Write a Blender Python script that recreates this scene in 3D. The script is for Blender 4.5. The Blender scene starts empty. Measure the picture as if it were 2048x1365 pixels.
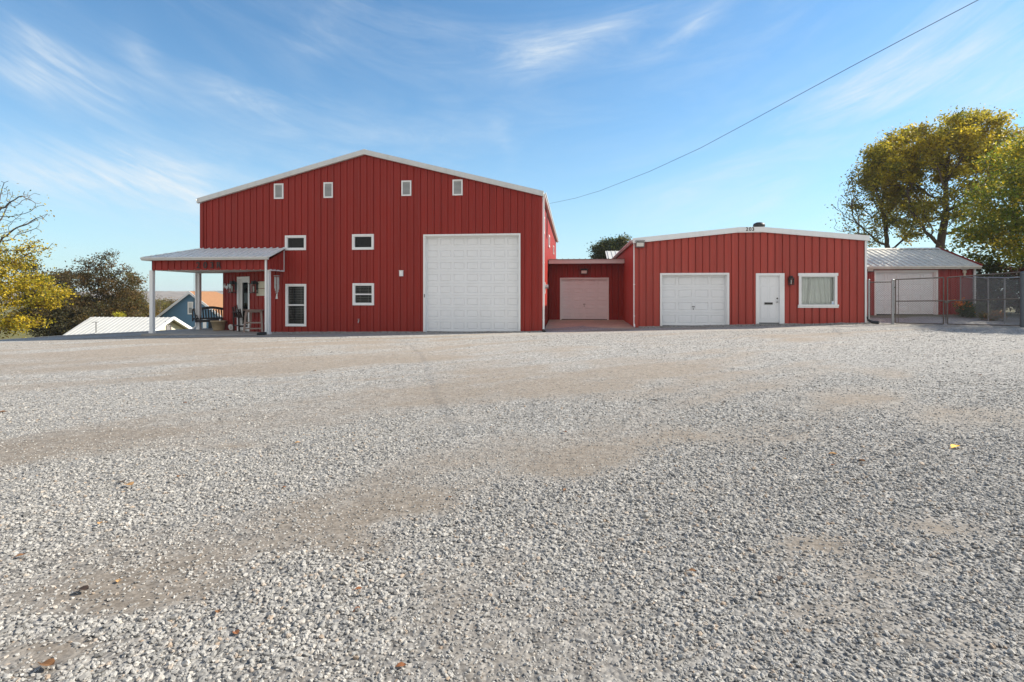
import bpy, math, random
import numpy as np
from mathutils import Vector, Matrix, Quaternion

random.seed(7)
RNG = np.random.default_rng(11)
SC = bpy.context.scene
HAZE = .00025
COL = SC.collection
rad = math.radians

# ------------------------------------------------------------------ camera model
F, CX, HY, H = 1100.0, 1024.0, 593.0, 1.5
TH = rad(6.33)
CT, ST = math.cos(TH), math.sin(TH)


def ray(px, py):
    u, w = (px - CX) / F, (HY - py) / F
    return Vector((u * CT - ST, u * ST + CT, w))


def P(px, py, Y):
    d = ray(px, py)
    t = Y / d.y
    return Vector((d.x * t, Y, H + d.z * t))


def PX(px, py, X):
    d = ray(px, py)
    t = X / d.x
    return Vector((X, d.y * t, H + d.z * t))


def PP(px, py, p0, n):
    d = ray(px, py)
    o = Vector((0, 0, H))
    t = (Vector(p0) - o).dot(n) / d.dot(n)
    return o + d * t


# ------------------------------------------------------------------ noise + ground
_perm = RNG.random((16, 64, 64))


def vnoise(x, y, s=0):
    x = np.asarray(x, float); y = np.asarray(y, float)
    xi = np.floor(x).astype(int); yi = np.floor(y).astype(int)
    fx = x - xi; fy = y - yi
    fx = fx * fx * (3 - 2 * fx); fy = fy * fy * (3 - 2 * fy)
    t = _perm[s % 16]
    a = t[xi % 64, yi % 64]; b = t[(xi + 1) % 64, yi % 64]
    c = t[xi % 64, (yi + 1) % 64]; d = t[(xi + 1) % 64, (yi + 1) % 64]
    return (a * (1 - fx) + b * fx) * (1 - fy) + (c * (1 - fx) + d * fx) * fy


def fbm(x, y, s=0, o=4):
    r = 0; a = .5; f = 1.0; n = 0
    for k in range(o):
        r = r + a * vnoise(np.asarray(x) * f + 17.3 * k, np.asarray(y) * f - 9.1 * k, s + k)
        n += a; a *= .5; f *= 2.03
    return r / n


GXS = np.array([-60, -26, -18.4, -12, -1.4, 3, 12.4, 20, 60.])
GYS = np.array([-80, 0, 12, 23.5, 30, 46.])
GZ = np.array([
    [-2.2, -1.75, -1.65, -1.6, -1.50, -1.5, -1.45, -1.4, -1.2],
    [-2.2, -1.75, -1.65, -1.6, -1.50, -1.5, -1.45, -1.4, -1.2],
    [-2.3, -1.86, -1.68, -1.60, -1.50, -1.46, -1.36, -1.28, -1.0],
    [-2.6, -1.99, -1.70, -1.63, -1.545, -1.40, -1.225, -1.12, -.9],
    [-2.6, -1.99, -1.74, -1.66, -1.42, -1.33, -.92, -.80, -.7],
    [-2.6, -2.1, -1.9, -1.7, -1.4, -1.3, -.85, -.75, -.7]]) + H


def base_z(x, y):
    i = np.clip(np.searchsorted(GXS, x) - 1, 0, len(GXS) - 2)
    j = np.clip(np.searchsorted(GYS, y) - 1, 0, len(GYS) - 2)
    fx = np.clip((x - GXS[i]) / (GXS[i + 1] - GXS[i]), 0, 1)
    fy = np.clip((y - GYS[j]) / (GYS[j + 1] - GYS[j]), 0, 1)
    z = (GZ[j, i] * (1 - fx) + GZ[j, i + 1] * fx) * (1 - fy) + (GZ[j + 1, i] * (1 - fx) + GZ[j + 1, i + 1] * fx) * fy
    return z


def ground_z(x, y, bumps=True):
    x = np.asarray(x, float); y = np.asarray(y, float)
    z = 0
    for ox, wx in ((-3, .12), (-1.5, .23), (0, .30), (1.5, .23), (3, .12)):
        for oy, wy in ((-1.6, .25), (0, .5), (1.6, .25)):
            z = z + wx * wy * base_z(x + ox, y + oy)
    d = drop_d(x, y)
    z = z - np.where(d > 0, np.minimum(.42 * d + 0 * d, 5.6) * np.clip(d / 2.0, 0, 1), 0)
    if bumps:
        z = z + .03 * (fbm(x * .9, y * .9, 3, 3) - .5) * np.clip((y + 6) / 3, 0, 1) * np.clip((22.5 - y) / 4, .1, 1)
    return z


def drop_d(x, y):
    d1 = -25.6 - x
    d2 = (x + 25.4) * -.684 + (y - 25.0) * .73
    return np.maximum(d1, d2)


def gz(x, y):
    return float(ground_z(np.array([x]), np.array([y]))[0])


def G(px, py):
    d = ray(px, py); o = Vector((0, 0, H)); t = 1.0
    while t < 80:
        p = o + d * t
        if p.z <= gz(p.x, p.y):
            return p
        t += .02 + t * .002
    return o + d * t


PATCH = []
for _px, _py, _rx, _ry, _w in ((720, 1095, 120, 34, .5), (690, 1060, 80, 22, .4), (870, 1010, 90, 24, .6), (790, 1000, 70, 18, .5), (270, 1195, 150, 32, .6), (420, 1165, 90, 22, .5), (60, 1300, 140, 40, .6), (1150, 935, 110, 28, .6), (1230, 905, 80, 18, .5), (1620, 1092, 100, 24, .65), (1760, 1150, 140, 26, .4),
                               (900, 1180, 60, 50, .45), (1900, 1060, 110, 26, .5), (1700, 1230, 240, 30, .3), (1330, 985, 120, 22, .4), (1900, 1290, 160, 30, .45), (1250, 1340, 90, 24, .35), (1000, 1120, 60, 18, .3), (250, 812, 110, 10, .7), (280, 860, 90, 7, .5), (480, 890, 110, 8, .5), (1450, 880, 200, 14, .4)):
    _d = 1.5 * F / (_py - HY); _u = (_px - CX) / F * _d
    PATCH.append((_u * CT - _d * ST, _u * ST + _d * CT, _rx / F * _d, _ry * _d * _d / (1.5 * F), _w))


def dirt_mask(x, y):
    a = rad(39)
    s = x * math.cos(a) + y * math.sin(a); t = -x * math.sin(a) + y * math.cos(a)
    t = t + 1.2 * (fbm(x * .12, y * .12, 5, 3) - .5) * 4
    n = .62 * fbm(s * .11, t * 1.05, 1, 4) + .38 * fbm(x * .55, y * .55, 7, 4)
    big = np.exp(-(((x + 13) / 9) ** 2 + ((y - 16.5) / 4.6) ** 2))
    big2 = np.exp(-(((x + 3) / 9) ** 2 + ((y - 12.0) / 4) ** 2)) * .55
    near = np.exp(-(((x - .5) / 3.5) ** 2 + ((y - 4.2) / 2.4) ** 2)) * .25
    far = np.clip((y - 13) / 9, 0, 1) * .35
    v = n + .17 * big + .07 * big2 + .06 * near + .09 * far - np.clip((x - 2) / 60, 0, .11) - np.exp(-(((x + 7) / 5) ** 2 + ((y - 8) / 2.2) ** 2)) * .05
    jag = fbm(x * 2.6, y * 2.6, 11, 3)
    for cx, cy, rx, ry, w in PATCH:
        ax = (x - cx) * CT + (y - cy) * ST; ay = -(x - cx) * ST + (y - cy) * CT
        v = v + .36 * w * np.exp(-((ax / rx) ** 2 + (ay / ry) ** 2)) * (.35 + 1.2 * jag)
    return np.clip((v - .505) / .19, 0, 1)


# ------------------------------------------------------------------ materials
def nodes_of(m):
    m.use_nodes = True
    return m.node_tree, m.node_tree.nodes, m.node_tree.links


def mk(name, col, rough=.6, spec=.5, var=.12, scale=3.0, metal=0.0, bump=0.0, bscale=40, stretch=(1, 1, 1), dirt=None, dirt_amt=.0):
    m = bpy.data.materials.new(name)
    nt, N, L = nodes_of(m)
    b = N['Principled BSDF']
    b.inputs['Roughness'].default_value = rough
    b.inputs['Metallic'].default_value = metal
    b.inputs['Specular IOR Level'].default_value = spec
    tc = N.new('ShaderNodeTexCoord')
    mp = N.new('ShaderNodeMapping'); mp.inputs['Scale'].default_value = stretch
    L.new(tc.outputs['Object'], mp.inputs['Vector'])
    nz = N.new('ShaderNodeTexNoise'); nz.inputs['Scale'].default_value = scale; nz.inputs['Detail'].default_value = 6
    nz.inputs['Roughness'].default_value = .6
    L.new(mp.outputs[0], nz.inputs['Vector'])
    mr = N.new('ShaderNodeMapRange')
    mr.inputs['From Min'].default_value = .25; mr.inputs['From Max'].default_value = .75
    mr.inputs['To Min'].default_value = 1 - var; mr.inputs['To Max'].default_value = 1 + var
    L.new(nz.outputs['Fac'], mr.inputs['Value'])
    mx = N.new('ShaderNodeVectorMath'); mx.operation = 'SCALE'
    mx.inputs[0].default_value = col[:3]
    L.new(mr.outputs[0], mx.inputs['Scale'])
    out = mx.outputs[0]
    if dirt:
        n2 = N.new('ShaderNodeTexNoise'); n2.inputs['Scale'].default_value = 1.7; n2.inputs['Detail'].default_value = 8
        n2.inputs['Roughness'].default_value = .7
        m2 = N.new('ShaderNodeMapping'); m2.inputs['Scale'].default_value = (3, 3, .35)
        L.new(tc.outputs['Object'], m2.inputs['Vector']); L.new(m2.outputs[0], n2.inputs['Vector'])
        r2 = N.new('ShaderNodeMapRange'); r2.inputs['From Min'].default_value = .48; r2.inputs['From Max'].default_value = .8
        r2.inputs['To Max'].default_value = dirt_amt
        L.new(n2.outputs['Fac'], r2.inputs['Value'])
        mc = N.new('ShaderNodeMix'); mc.data_type = 'RGBA'
        L.new(r2.outputs[0], mc.inputs['Factor']); L.new(out, mc.inputs['A']); mc.inputs['B'].default_value = (*dirt, 1)
        out = mc.outputs['Result']
    L.new(out, b.inputs['Base Color'])
    rr = N.new('ShaderNodeMapRange'); rr.inputs['To Min'].default_value = max(0, rough - .08); rr.inputs['To Max'].default_value = min(1, rough + .08)
    L.new(nz.outputs['Fac'], rr.inputs['Value']); L.new(rr.outputs[0], b.inputs['Roughness'])
    if bump:
        nb = N.new('ShaderNodeTexNoise'); nb.inputs['Scale'].default_value = bscale; nb.inputs['Detail'].default_value = 4
        L.new(mp.outputs[0], nb.inputs['Vector'])
        bp = N.new('ShaderNodeBump'); bp.inputs['Strength'].default_value = bump; bp.inputs['Distance'].default_value = .02
        L.new(nb.outputs['Fac'], bp.inputs['Height']); L.new(bp.outputs[0], b.inputs['Normal'])
    return m


M = {}
M['red'] = mk('red_painted_steel', (.285, .0245, .017), .46, .25, .16, 1.2, stretch=(2.6, 2.6, .10), bump=.06, bscale=1.6, dirt=(.26, .045, .035), dirt_amt=.5)
M['red_b'] = mk('faded_red_painted_steel', (.39, .060, .044), .5, .25, .18, 1.4, stretch=(2.6, 2.6, .10), bump=.06, bscale=1.6, dirt=(.33, .08, .06), dirt_amt=.6)
M['red_dark'] = mk('dark_red_steel', (.30, .036, .032), .45, .5, .1, 2)
M['trim_red'] = mk('red_trim', (.36, .075, .065), .4, .5, .08, 2)
M['white'] = mk('white_vinyl', (.82, .82, .81), .42, .5, .03, 2, dirt=(.62, .60, .55), dirt_amt=.35)
M['white_door'] = mk('white_painted_door', (.80, .81, .82), .45, .5, .03, 1.5, dirt=(.66, .66, .64), dirt_amt=.3)
M['trim_grey'] = mk('grey_white_trim', (.62, .62, .60), .4, .5, .05, 2, dirt=(.4, .39, .36), dirt_amt=.4)
M['pink_trim'] = mk('dusty_trim_metal', (.60, .54, .52), .5, .4, .06, 2)
M['soffit'] = mk('soffit_metal', (.62, .62, .59), .55, .4, .04, 2)
M['roof_metal'] = mk('galvalume_roof', (.80, .80, .77), .38, .5, .08, 1.5, metal=.0, dirt=(.42, .42, .40), dirt_amt=.4)
M['roof_metal_old'] = mk('weathered_metal_roof', (.66, .63, .56), .5, .45, .12, 1.2, metal=.0, dirt=(.33, .32, .28), dirt_amt=.5)
M['roof_white'] = mk('white_metal_roof', (.52, .52, .50), .5, .4, .06, 1)
M['black'] = mk('black_plastic', (.018, .018, .019), .5, .5, .15, 6)
M['dark_metal'] = mk('dark_bronze_metal', (.03, .027, .025), .45, .5, .2, 8)
M['galv'] = mk('galvanised_steel', (.34, .35, .35), .45, .5, .15, 9, metal=.6)
M['rusty'] = mk('rusty_steel_pipe', (.115, .095, .08), .6, .4, .3, 9)
M['wire'] = mk('galvanised_chain_link', (.22, .22, .215), .5, .4, .2, 9)
M['wire_dark'] = mk('weathered_chain_link', (.24, .24, .23), .6, .3, .2, 9)
M['post_dark'] = mk('dark_weathered_post', (.10, .115, .125), .5, .4, .15, 6)
M['cable'] = mk('black_cable', (.03, .03, .032), .6, .4, .1, 5)
M['concrete'] = mk('concrete_slab', (.36, .34, .31), .85, .3, .15, 1.2, bump=.2, bscale=60, dirt=(.22, .19, .16), dirt_amt=.6)
M['concrete_rust'] = mk('stained_concrete', (.50, .40, .30), .85, .3, .2, 1.0, bump=.2, bscale=60, dirt=(.25, .15, .10), dirt_amt=.6)
M['bench'] = mk('charcoal_painted_wood', (.055, .052, .055), .55, .4, .2, 7)
M['brown_poly'] = mk('dark_brown_wood', (.045, .025, .022), .5, .45, .2, 7)
M['weathered_wood'] = mk('weathered_grey_wood', (.27, .20, .17), .7, .3, .25, 9, stretch=(1, 1, 6))
M['tan_wood'] = mk('tan_wood', (.36, .22, .14), .65, .3, .2, 9)
M['pot'] = mk('tan_terracotta', (.38, .29, .18), .7, .3, .12, 5)
M['soil'] = mk('potting_soil', (.05, .035, .025), .95, .1, .3, 20, bump=.5, bscale=60)
M['cream'] = mk('cream_board', (.62, .58, .46), .7, .3, .08, 4)
M['ivory'] = mk('ivory_bone', (.62, .56, .44), .6, .3, .15, 14)
M['silver'] = mk('silver_aluminium', (.45, .45, .45), .3, .5, .06, 6, metal=.7)
M['number'] = mk('dark_number_plate', (.035, .022, .022), .5, .4, .1, 8)
M['blue_siding'] = mk('blue_lap_siding', (.11, .225, .34), .6, .35, .06, 2)
M['shingle'] = mk('orange_brown_shingle', (.27, .14, .072), .9, .2, .22, 6, bump=.3, bscale=20)
M['blinds'] = mk('grey_blind_slat', (.27, .27, .26), .6, .3, .06, 5)
M['curtain'] = mk('sheer_curtain', (.84, .86, .82), .9, .1, .05, 3)
M['interior'] = mk('dark_interior', (.02, .02, .022), .9, .2, .1, 3)
M['sticker'] = mk('blue_sticker', (.45, .60, .78), .5, .4, .1, 12)
M['lens'] = mk('frosted_lamp_lens', (.72, .70, .64), .3, .5, .05, 6)
M['floodgrey'] = mk('grey_lamp_casting', (.20, .19, .19), .5, .4, .12, 8)
M['meter'] = mk('grey_utility_box', (.46, .46, .45), .5, .4, .08, 6)
M['orange_flower'] = mk('orange_petals', (.75, .20, .03), .6, .3, .3, 9)
M['bark'] = mk('tree_bark', (.085, .065, .05), .9, .2, .35, 5, bump=.6, bscale=14, stretch=(1, 1, .3))
M['bark_grey'] = mk('grey_tree_bark', (.12, .10, .085), .9, .2, .35, 5, bump=.6, bscale=14, stretch=(1, 1, .3))
M['leaf_yellow'] = mk('yellow_leaf', (.80, .43, .01), .6, .3, .2, 30)
M['leaf_brown'] = mk('brown_leaf', (.20, .10, .045), .7, .2, .3, 30)
M['leaf_tan'] = mk('tan_leaf', (.45, .26, .11), .7, .2, .25, 30)
M['leaf_rust'] = mk('rust_leaf', (.24, .10, .045), .7, .2, .3, 30)
M['leaf_dark'] = mk('dark_dry_leaf', (.06, .04, .03), .7, .2, .3, 30)


def glass_mat():
    m = bpy.data.materials.new('window_glass')
    nt, N, L = nodes_of(m)
    N.remove(N['Principled BSDF'])
    out = N['Material Output']
    tr = N.new('ShaderNodeBsdfTransparent'); tr.inputs[0].default_value = (.93, .96, .95, 1)
    gl = N.new('ShaderNodeBsdfGlossy'); gl.inputs['Roughness'].default_value = .02
    fr = N.new('ShaderNodeFresnel'); fr.inputs['IOR'].default_value = 1.38
    tc = N.new('ShaderNodeTexCoord'); nz = N.new('ShaderNodeTexNoise'); nz.inputs['Scale'].default_value = 1.3
    L.new(tc.outputs['Object'], nz.inputs['Vector'])
    bp = N.new('ShaderNodeBump'); bp.inputs['Strength'].default_value = .05
    L.new(nz.outputs['Fac'], bp.inputs['Height']); L.new(bp.outputs[0], gl.inputs['Normal'])
    mx = N.new('ShaderNodeMixShader')
    L.new(fr.outputs[0], mx.inputs[0]); L.new(tr.outputs[0], mx.inputs[1]); L.new(gl.outputs[0], mx.inputs[2])
    L.new(mx.outputs[0], out.inputs['Surface'])
    return m


M['glass'] = glass_mat()


def foliage_mat(name, rough=.55, trans=.5):
    m = bpy.data.materials.new(name)
    nt, N, L = nodes_of(m)
    b = N['Principled BSDF']
    at = N.new('ShaderNodeAttribute'); at.attribute_name = 'tint'
    b.inputs['Roughness'].default_value = rough
    b.inputs['Specular IOR Level'].default_value = .25
    L.new(at.outputs['Color'], b.inputs['Base Color'])
    tl = N.new('ShaderNodeBsdfTranslucent')
    L.new(at.outputs['Color'], tl.inputs['Color'])
    mx = N.new('ShaderNodeMixShader'); mx.inputs[0].default_value = trans
    L.new(b.outputs[0], mx.inputs[1]); L.new(tl.outputs[0], mx.inputs[2])
    L.new(mx.outputs[0], N['Material Output'].inputs['Surface'])
    return m


M['foliage'] = foliage_mat('leaf_foliage')


# ------------------------------------------------------------------ object helpers
def origin_of(o):
    v = Vector((0, 0, 0))
    while o is not None:
        v += o.location
        o = o.parent
    return v


def tag(o, label=None, cat=None, group=None, kind=None):
    if label: o['label'] = label
    if cat: o['category'] = cat
    if group: o['group'] = group
    if kind: o['kind'] = kind
    return o


def thing(name, loc, label, cat, group=None):
    o = bpy.data.objects.new(name, None)
    o.empty_display_size = .3
    o.location = loc
    COL.objects.link(o)
    return tag(o, label, cat, group)


class MB:
    def __init__(s):
        s.v = []; s.f = []; s.sm = []

    def add(s, vs, fs, smooth=False):
        n = len(s.v)
        s.v += [tuple(v) for v in vs]
        s.f += [tuple(i + n for i in f) for f in fs]
        s.sm += [smooth] * len(fs)
        return s

    def quad(s, a, b, c, d):
        return s.add([a, b, c, d], [(0, 1, 2, 3)])

    def box(s, x0, x1, y0, y1, z0, z1, M4=None):
        vs = [Vector(p) for p in ((x0, y0, z0), (x1, y0, z0), (x1, y1, z0), (x0, y1, z0), (x0, y0, z1), (x1, y0, z1), (x1, y1, z1), (x0, y1, z1))]
        if M4 is not None: vs = [M4 @ v for v in vs]
        return s.add(vs, [(0, 3, 2, 1), (4, 5, 6, 7), (0, 1, 5, 4), (1, 2, 6, 5), (2, 3, 7, 6), (3, 0, 4, 7)])

    def bar(s, a, b, w, h, up=(0, 0, 1)):
        a = Vector(a); b = Vector(b); d = (b - a).normalized(); up = Vector(up)
        side = d.cross(up)
        if side.length < 1e-4: side = d.cross(Vector((1, 0, 0)))
        side.normalize(); u2 = side.cross(d)
        vs = []
        for p in (a, b):
            for sx, sy in ((-1, -1), (1, -1), (1, 1), (-1, 1)):
                vs.append(p + side * (sx * w / 2) + u2 * (sy * h / 2))
        return s.add(vs, [(0, 1, 2, 3), (7, 6, 5, 4), (0, 4, 5, 1), (1, 5, 6, 2), (2, 6, 7, 3), (3, 7, 4, 0)])

    def tube(s, pts, r, n=8, cap=True):
        pts = [Vector(p) for p in pts]
        rs = r if isinstance(r, (list, tuple)) else [r] * len(pts)
        ring = []; vs = []
        ref = None
        for i, p in enumerate(pts):
            d = (pts[min(i + 1, len(pts) - 1)] - pts[max(i - 1, 0)]).normalized()
            if ref is None:
                ref = d.orthogonal().normalized()
            else:
                ref = (ref - d * ref.dot(d))
                ref = ref.normalized() if ref.length > 1e-6 else d.orthogonal().normalized()
            b = d.cross(ref)
            for k in range(n):
                a = 2 * math.pi * k / n
                vs.append(p + (ref * math.cos(a) + b * math.sin(a)) * rs[i])
        fs = []
        for i in range(len(pts) - 1):
            for k in range(n):
                a = i * n + k; b2 = i * n + (k + 1) % n
                fs.append((a, b2, b2 + n, a + n))
        s.add(vs, fs, n > 5)
        if cap:
            s.add(vs[:n], [tuple(reversed(range(n)))]); s.add(vs[-n:], [tuple(range(n))])
        return s

    def lathe(s, prof, c, n=20):
        vs = []; fs = []
        for r, z in prof:
            for k in range(n):
                a = 2 * math.pi * k / n
                vs.append((c[0] + r * math.cos(a), c[1] + r * math.sin(a), c[2] + z))
        for i in range(len(prof) - 1):
            for k in range(n):
                a = i * n + k; b = i * n + (k + 1) % n
                fs.append((a, b, b + n, a + n))
        return s.add(vs, fs, True)

    def extrude(s, poly, vec):
        n = len(poly); vec = Vector(vec)
        vs = [Vector(p) for p in poly] + [Vector(p) + vec for p in poly]
        fs = [tuple(range(n)), tuple(reversed(range(n, 2 * n)))]
        for i in range(n):
            j = (i + 1) % n
            fs.append((j, i, i + n, j + n))
        return s.add(vs, fs)

    def sphere(s, c, rx, ry, rz, n=12, m=8):
        vs = []; fs = []
        for i in range(m + 1):
            t = math.pi * i / m
            for k in range(n):
                a = 2 * math.pi * k / n
                vs.append((c[0] + rx * math.sin(t) * math.cos(a), c[1] + ry * math.sin(t) * math.sin(a), c[2] + rz * math.cos(t)))
        for i in range(m):
            for k in range(n):
                a = i * n + k; b = i * n + (k + 1) % n
                fs.append((a, a + n, b + n, b))
        return s.add(vs, fs, True)

    def build(s, name, mat, parent=None, local=False, base=None):
        me = bpy.data.meshes.new(name)
        off = Vector((0, 0, 0))
        o = bpy.data.objects.new(name, me)
        if parent is not None:
            if not local: off = origin_of(parent)
        elif base is not None:
            off = Vector(base); o.location = off
        me.from_pydata([tuple(Vector(v) - off) for v in s.v], [], s.f)
        me.materials.append(M[mat] if isinstance(mat, str) else mat)
        me.polygons.foreach_set('use_smooth', s.sm)
        me.update()
        COL.objects.link(o)
        if parent is not None: o.parent = parent
        return o


def dup(root, loc, rz=None, label=None):
    def rec(o, par):
        c = o.copy(); COL.objects.link(c)
        if par is not None: c.parent = par
        for ch in list(o.children): rec(ch, c)
        return c
    r = rec(root, None)
    r.location = loc
    if rz is not None: r.rotation_euler = (0, 0, rz)
    if label: r['label'] = label
    return r


def text_mesh(name, body, size, depth, mat, M4, parent, align='CENTER', spacing=1.0, bold=0.0):
    cu = bpy.data.curves.new(name, 'FONT')
    cu.body = body; cu.size = size; cu.extrude = depth; cu.align_x = align; cu.align_y = 'CENTER'
    cu.space_character = spacing; cu.offset = bold
    tmp = bpy.data.objects.new(name + '_tmp', cu); COL.objects.link(tmp)
    dg = bpy.context.evaluated_depsgraph_get()
    me = bpy.data.meshes.new_from_object(tmp.evaluated_get(dg))
    bpy.data.objects.remove(tmp)
    off = origin_of(parent)
    me.transform(Matrix.Translation(-off) @ M4)
    me.materials.clear(); me.materials.append(M[mat])
    me.name = name
    o = bpy.data.objects.new(name, me); COL.objects.link(o); o.parent = parent
    return o


# wall of ribbed sheet: local u along the wall, w up, n outward
def rib_profile(u0, u1, kind, pitch=.3048, phase=0.0):
    xs = []; ys = []
    if kind == 'r':
        sh = [(-.044, 0), (-.026, .034), (.026, .034), (.042, .0), (.047, -.018), (.058, -.018), (.063, 0), (.115, 0), (.122, .005), (.142, .005), (.149, 0), (.160, 0), (.167, .005), (.187, .005), (.194, 0)]
    elif kind == 'u':
        sh = [(-.026, .010), (-.022, -.040), (.008, -.040), (.012, .016), (.06, .030), (.13, .036), (.21, .028)]
    elif kind == 'low':
        sh = [(-.05, 0), (-.02, .010), (.02, .010), (.05, 0)]
    elif kind == 's':
        sh = [(-.02, 0), (-.012, .04), (.012, .04), (.02, 0)]
    k = math.floor((u0 - phase) / pitch) - 1
    while phase + k * pitch < u1 + pitch:
        for a, b in sh:
            xs.append(phase + k * pitch + a); ys.append(b)
        k += 1
    return np.array(xs), np.array(ys)


def siding(mb, O, U, N, u0, u1, zb, zt, kind='r', pitch=.3048, phase=0.0, holes=(), knots=()):
    """O point, U unit along, N outward normal; zb, zt functions of u (absolute z)."""
    O = Vector(O); U = Vector(U); N = Vector(N)
    xs, ys = rib_profile(u0, u1, kind, pitch, phase)
    br = sorted(set([u0, u1] + [x for x in xs if u0 < x < u1] + [k for k in knots if u0 < k < u1] + [e for h in holes for e in h[:2] if u0 < e < u1]))
    for a, b in zip(br[:-1], br[1:]):
        if b - a < 1e-5: continue
        da, db = np.interp(a, xs, ys), np.interp(b, xs, ys)
        mid = (a + b) / 2
        ivs = [(None, None)]
        hs = sorted([h for h in holes if h[0] <= mid <= h[1]], key=lambda h: h[2])
        segs = []; cur = None
        for h in hs:
            segs.append((cur, h[2])); cur = h[3]
        segs.append((cur, None))
        for lo, hi in segs:
            la = zb(a) if lo is None else lo; lb = zb(b) if lo is None else lo
            ha = zt(a) if hi is None else hi; hb = zt(b) if hi is None else hi
            if ha - la < .002 and hb - lb < .002: continue
            pa = O + U * a + N * da; pb = O + U * b + N * db
            mb.quad((pa.x, pa.y, la), (pb.x, pb.y, lb), (pb.x, pb.y, hb), (pa.x, pa.y, ha))
    return mb


# ------------------------------------------------------------------ doors, windows, vents (facade y = const, facing -Y)
def rect(px0, py0, px1, py1, Y):
    a = P(px0, py0, Y); b = P(px1, py1, Y)
    c = P(px0, py1, Y); d = P(px1, py0, Y)
    return a.x, b.x, (b.z + c.z) / 2, (a.z + d.z) / 2


def panelled(mb, x0, x1, z0, z1, Y, cols, rows, mx, mz, gap=.014, d1=.026, bev=.03, Mt=None):
    """raised-panel door leaf facing -Y: sections with grooves, sunk rings and raised fields"""
    T = (lambda p: Mt @ Vector(p)) if Mt is not None else (lambda p: p)

    def ring(o, i, yo, yi):
        (a0, a1, b0, b1), (c0, c1, e0, e1) = o, i
        A = [(a0, yo, b0), (a1, yo, b0), (a1, yo, b1), (a0, yo, b1)]
        B = [(c0, yi, e0), (c1, yi, e0), (c1, yi, e1), (c0, yi, e1)]
        for k in range(4):
            l = (k + 1) % 4
            mb.quad(T(A[k]), T(A[l]), T(B[l]), T(B[k]))
    cw = (x1 - x0) / cols; rh = (z1 - z0) / rows
    for r in range(rows):
        s0 = z0 + r * rh; s1 = s0 + rh
        if r: 
            mb.quad(T((x0, Y, s0 + gap / 2)), T((x1, Y, s0 + gap / 2)), T((x1, Y + .012, s0)), T((x0, Y + .012, s0))); s0 += gap / 2
        if r < rows - 1:
            mb.quad(T((x0, Y + .012, s1)), T((x1, Y + .012, s1)), T((x1, Y, s1 - gap / 2)), T((x0, Y, s1 - gap / 2))); s1 -= gap / 2
        for c in range(cols):
            a0 = x0 + c * cw; a1 = a0 + cw
            cell = (a0, a1, s0, s1)
            p1 = (a0 + mx, a1 - mx, s0 + mz, s1 - mz)
            p2 = (p1[0] + bev * .5, p1[1] - bev * .5, p1[2] + bev * .5, p1[3] - bev * .5)
            p3 = (p2[0] + bev, p2[1] - bev, p2[2] + bev, p2[3] - bev)
            ring(cell, p1, Y, Y); ring(p1, p2, Y, Y + d1); ring(p2, p3, Y + d1, Y + .003)
            mb.quad(T((p3[0], Y + .003, p3[2])), T((p3[1], Y + .003, p3[2])), T((p3[1], Y + .003, p3[3])), T((p3[0], Y + .003, p3[3])))


def frame_rect(mb, x0, x1, z0, z1, t, y0, y1, bottom=True, tt=None):
    tt = tt or t
    mb.box(x0, x0 + t, y0, y1, z0, z1)
    mb.box(x1 - t, x1, y0, y1, z0, z1)
    mb.box(x0 + t, x1 - t, y0, y1, z1 - tt, z1)
    if bottom: mb.box(x0 + t, x1 - t, y0, y1, z0, z0 + tt)


def garage_door(par, x0, x1, z0, z1, Y, cols, rows, t=.07, deep=.16, handle=True, mat='white_door', lab=None):
    mb = MB(); a, b, top = x0 + t, x1 - t, z1 - t
    panelled(mb, a - .02, b + .02, z0 + .03, top + .02, Y + deep, cols, rows, .055, .10)
    d = mb.build('garage_door', mat, par)
    if lab: d['label'] = lab
    fb = MB()
    frame_rect(fb, x0, x1, z0 - .05, z1, t, Y - .05, Y + .05, bottom=False)
    frame_rect(fb, x0 + .022, x1 - .022, z0 - .05, z1 - .022, t + .025 - .022, Y + .0502, Y + deep + .06, bottom=False)
    fb.build('frame', 'white', d)
    sb = MB(); sb.box(a, b, Y + deep - .012, Y + deep + .04, z0 - .06, z0 + .03)
    sb.build('bottom_seal', 'black', d)
    if handle:
        cx = (a + b) / 2; hz = z0 + (top - z0) * .36
        hb = MB(); hb.box(cx - .06, cx + .06, Y + deep - .04, Y + deep - .012, hz + .03, hz + .06)
        hb.box(cx - .012, cx + .012, Y + deep - .02, Y + deep + .002, hz + .035, hz + .055)
        hb.build('handle', 'dark_metal', d)
        hb = MB(); hb.box(cx - .02, cx + .02, Y + deep - .015, Y + deep + .002, hz - .08, hz - .035); hb.build('lock', 'dark_metal', d)
    return d


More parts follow.
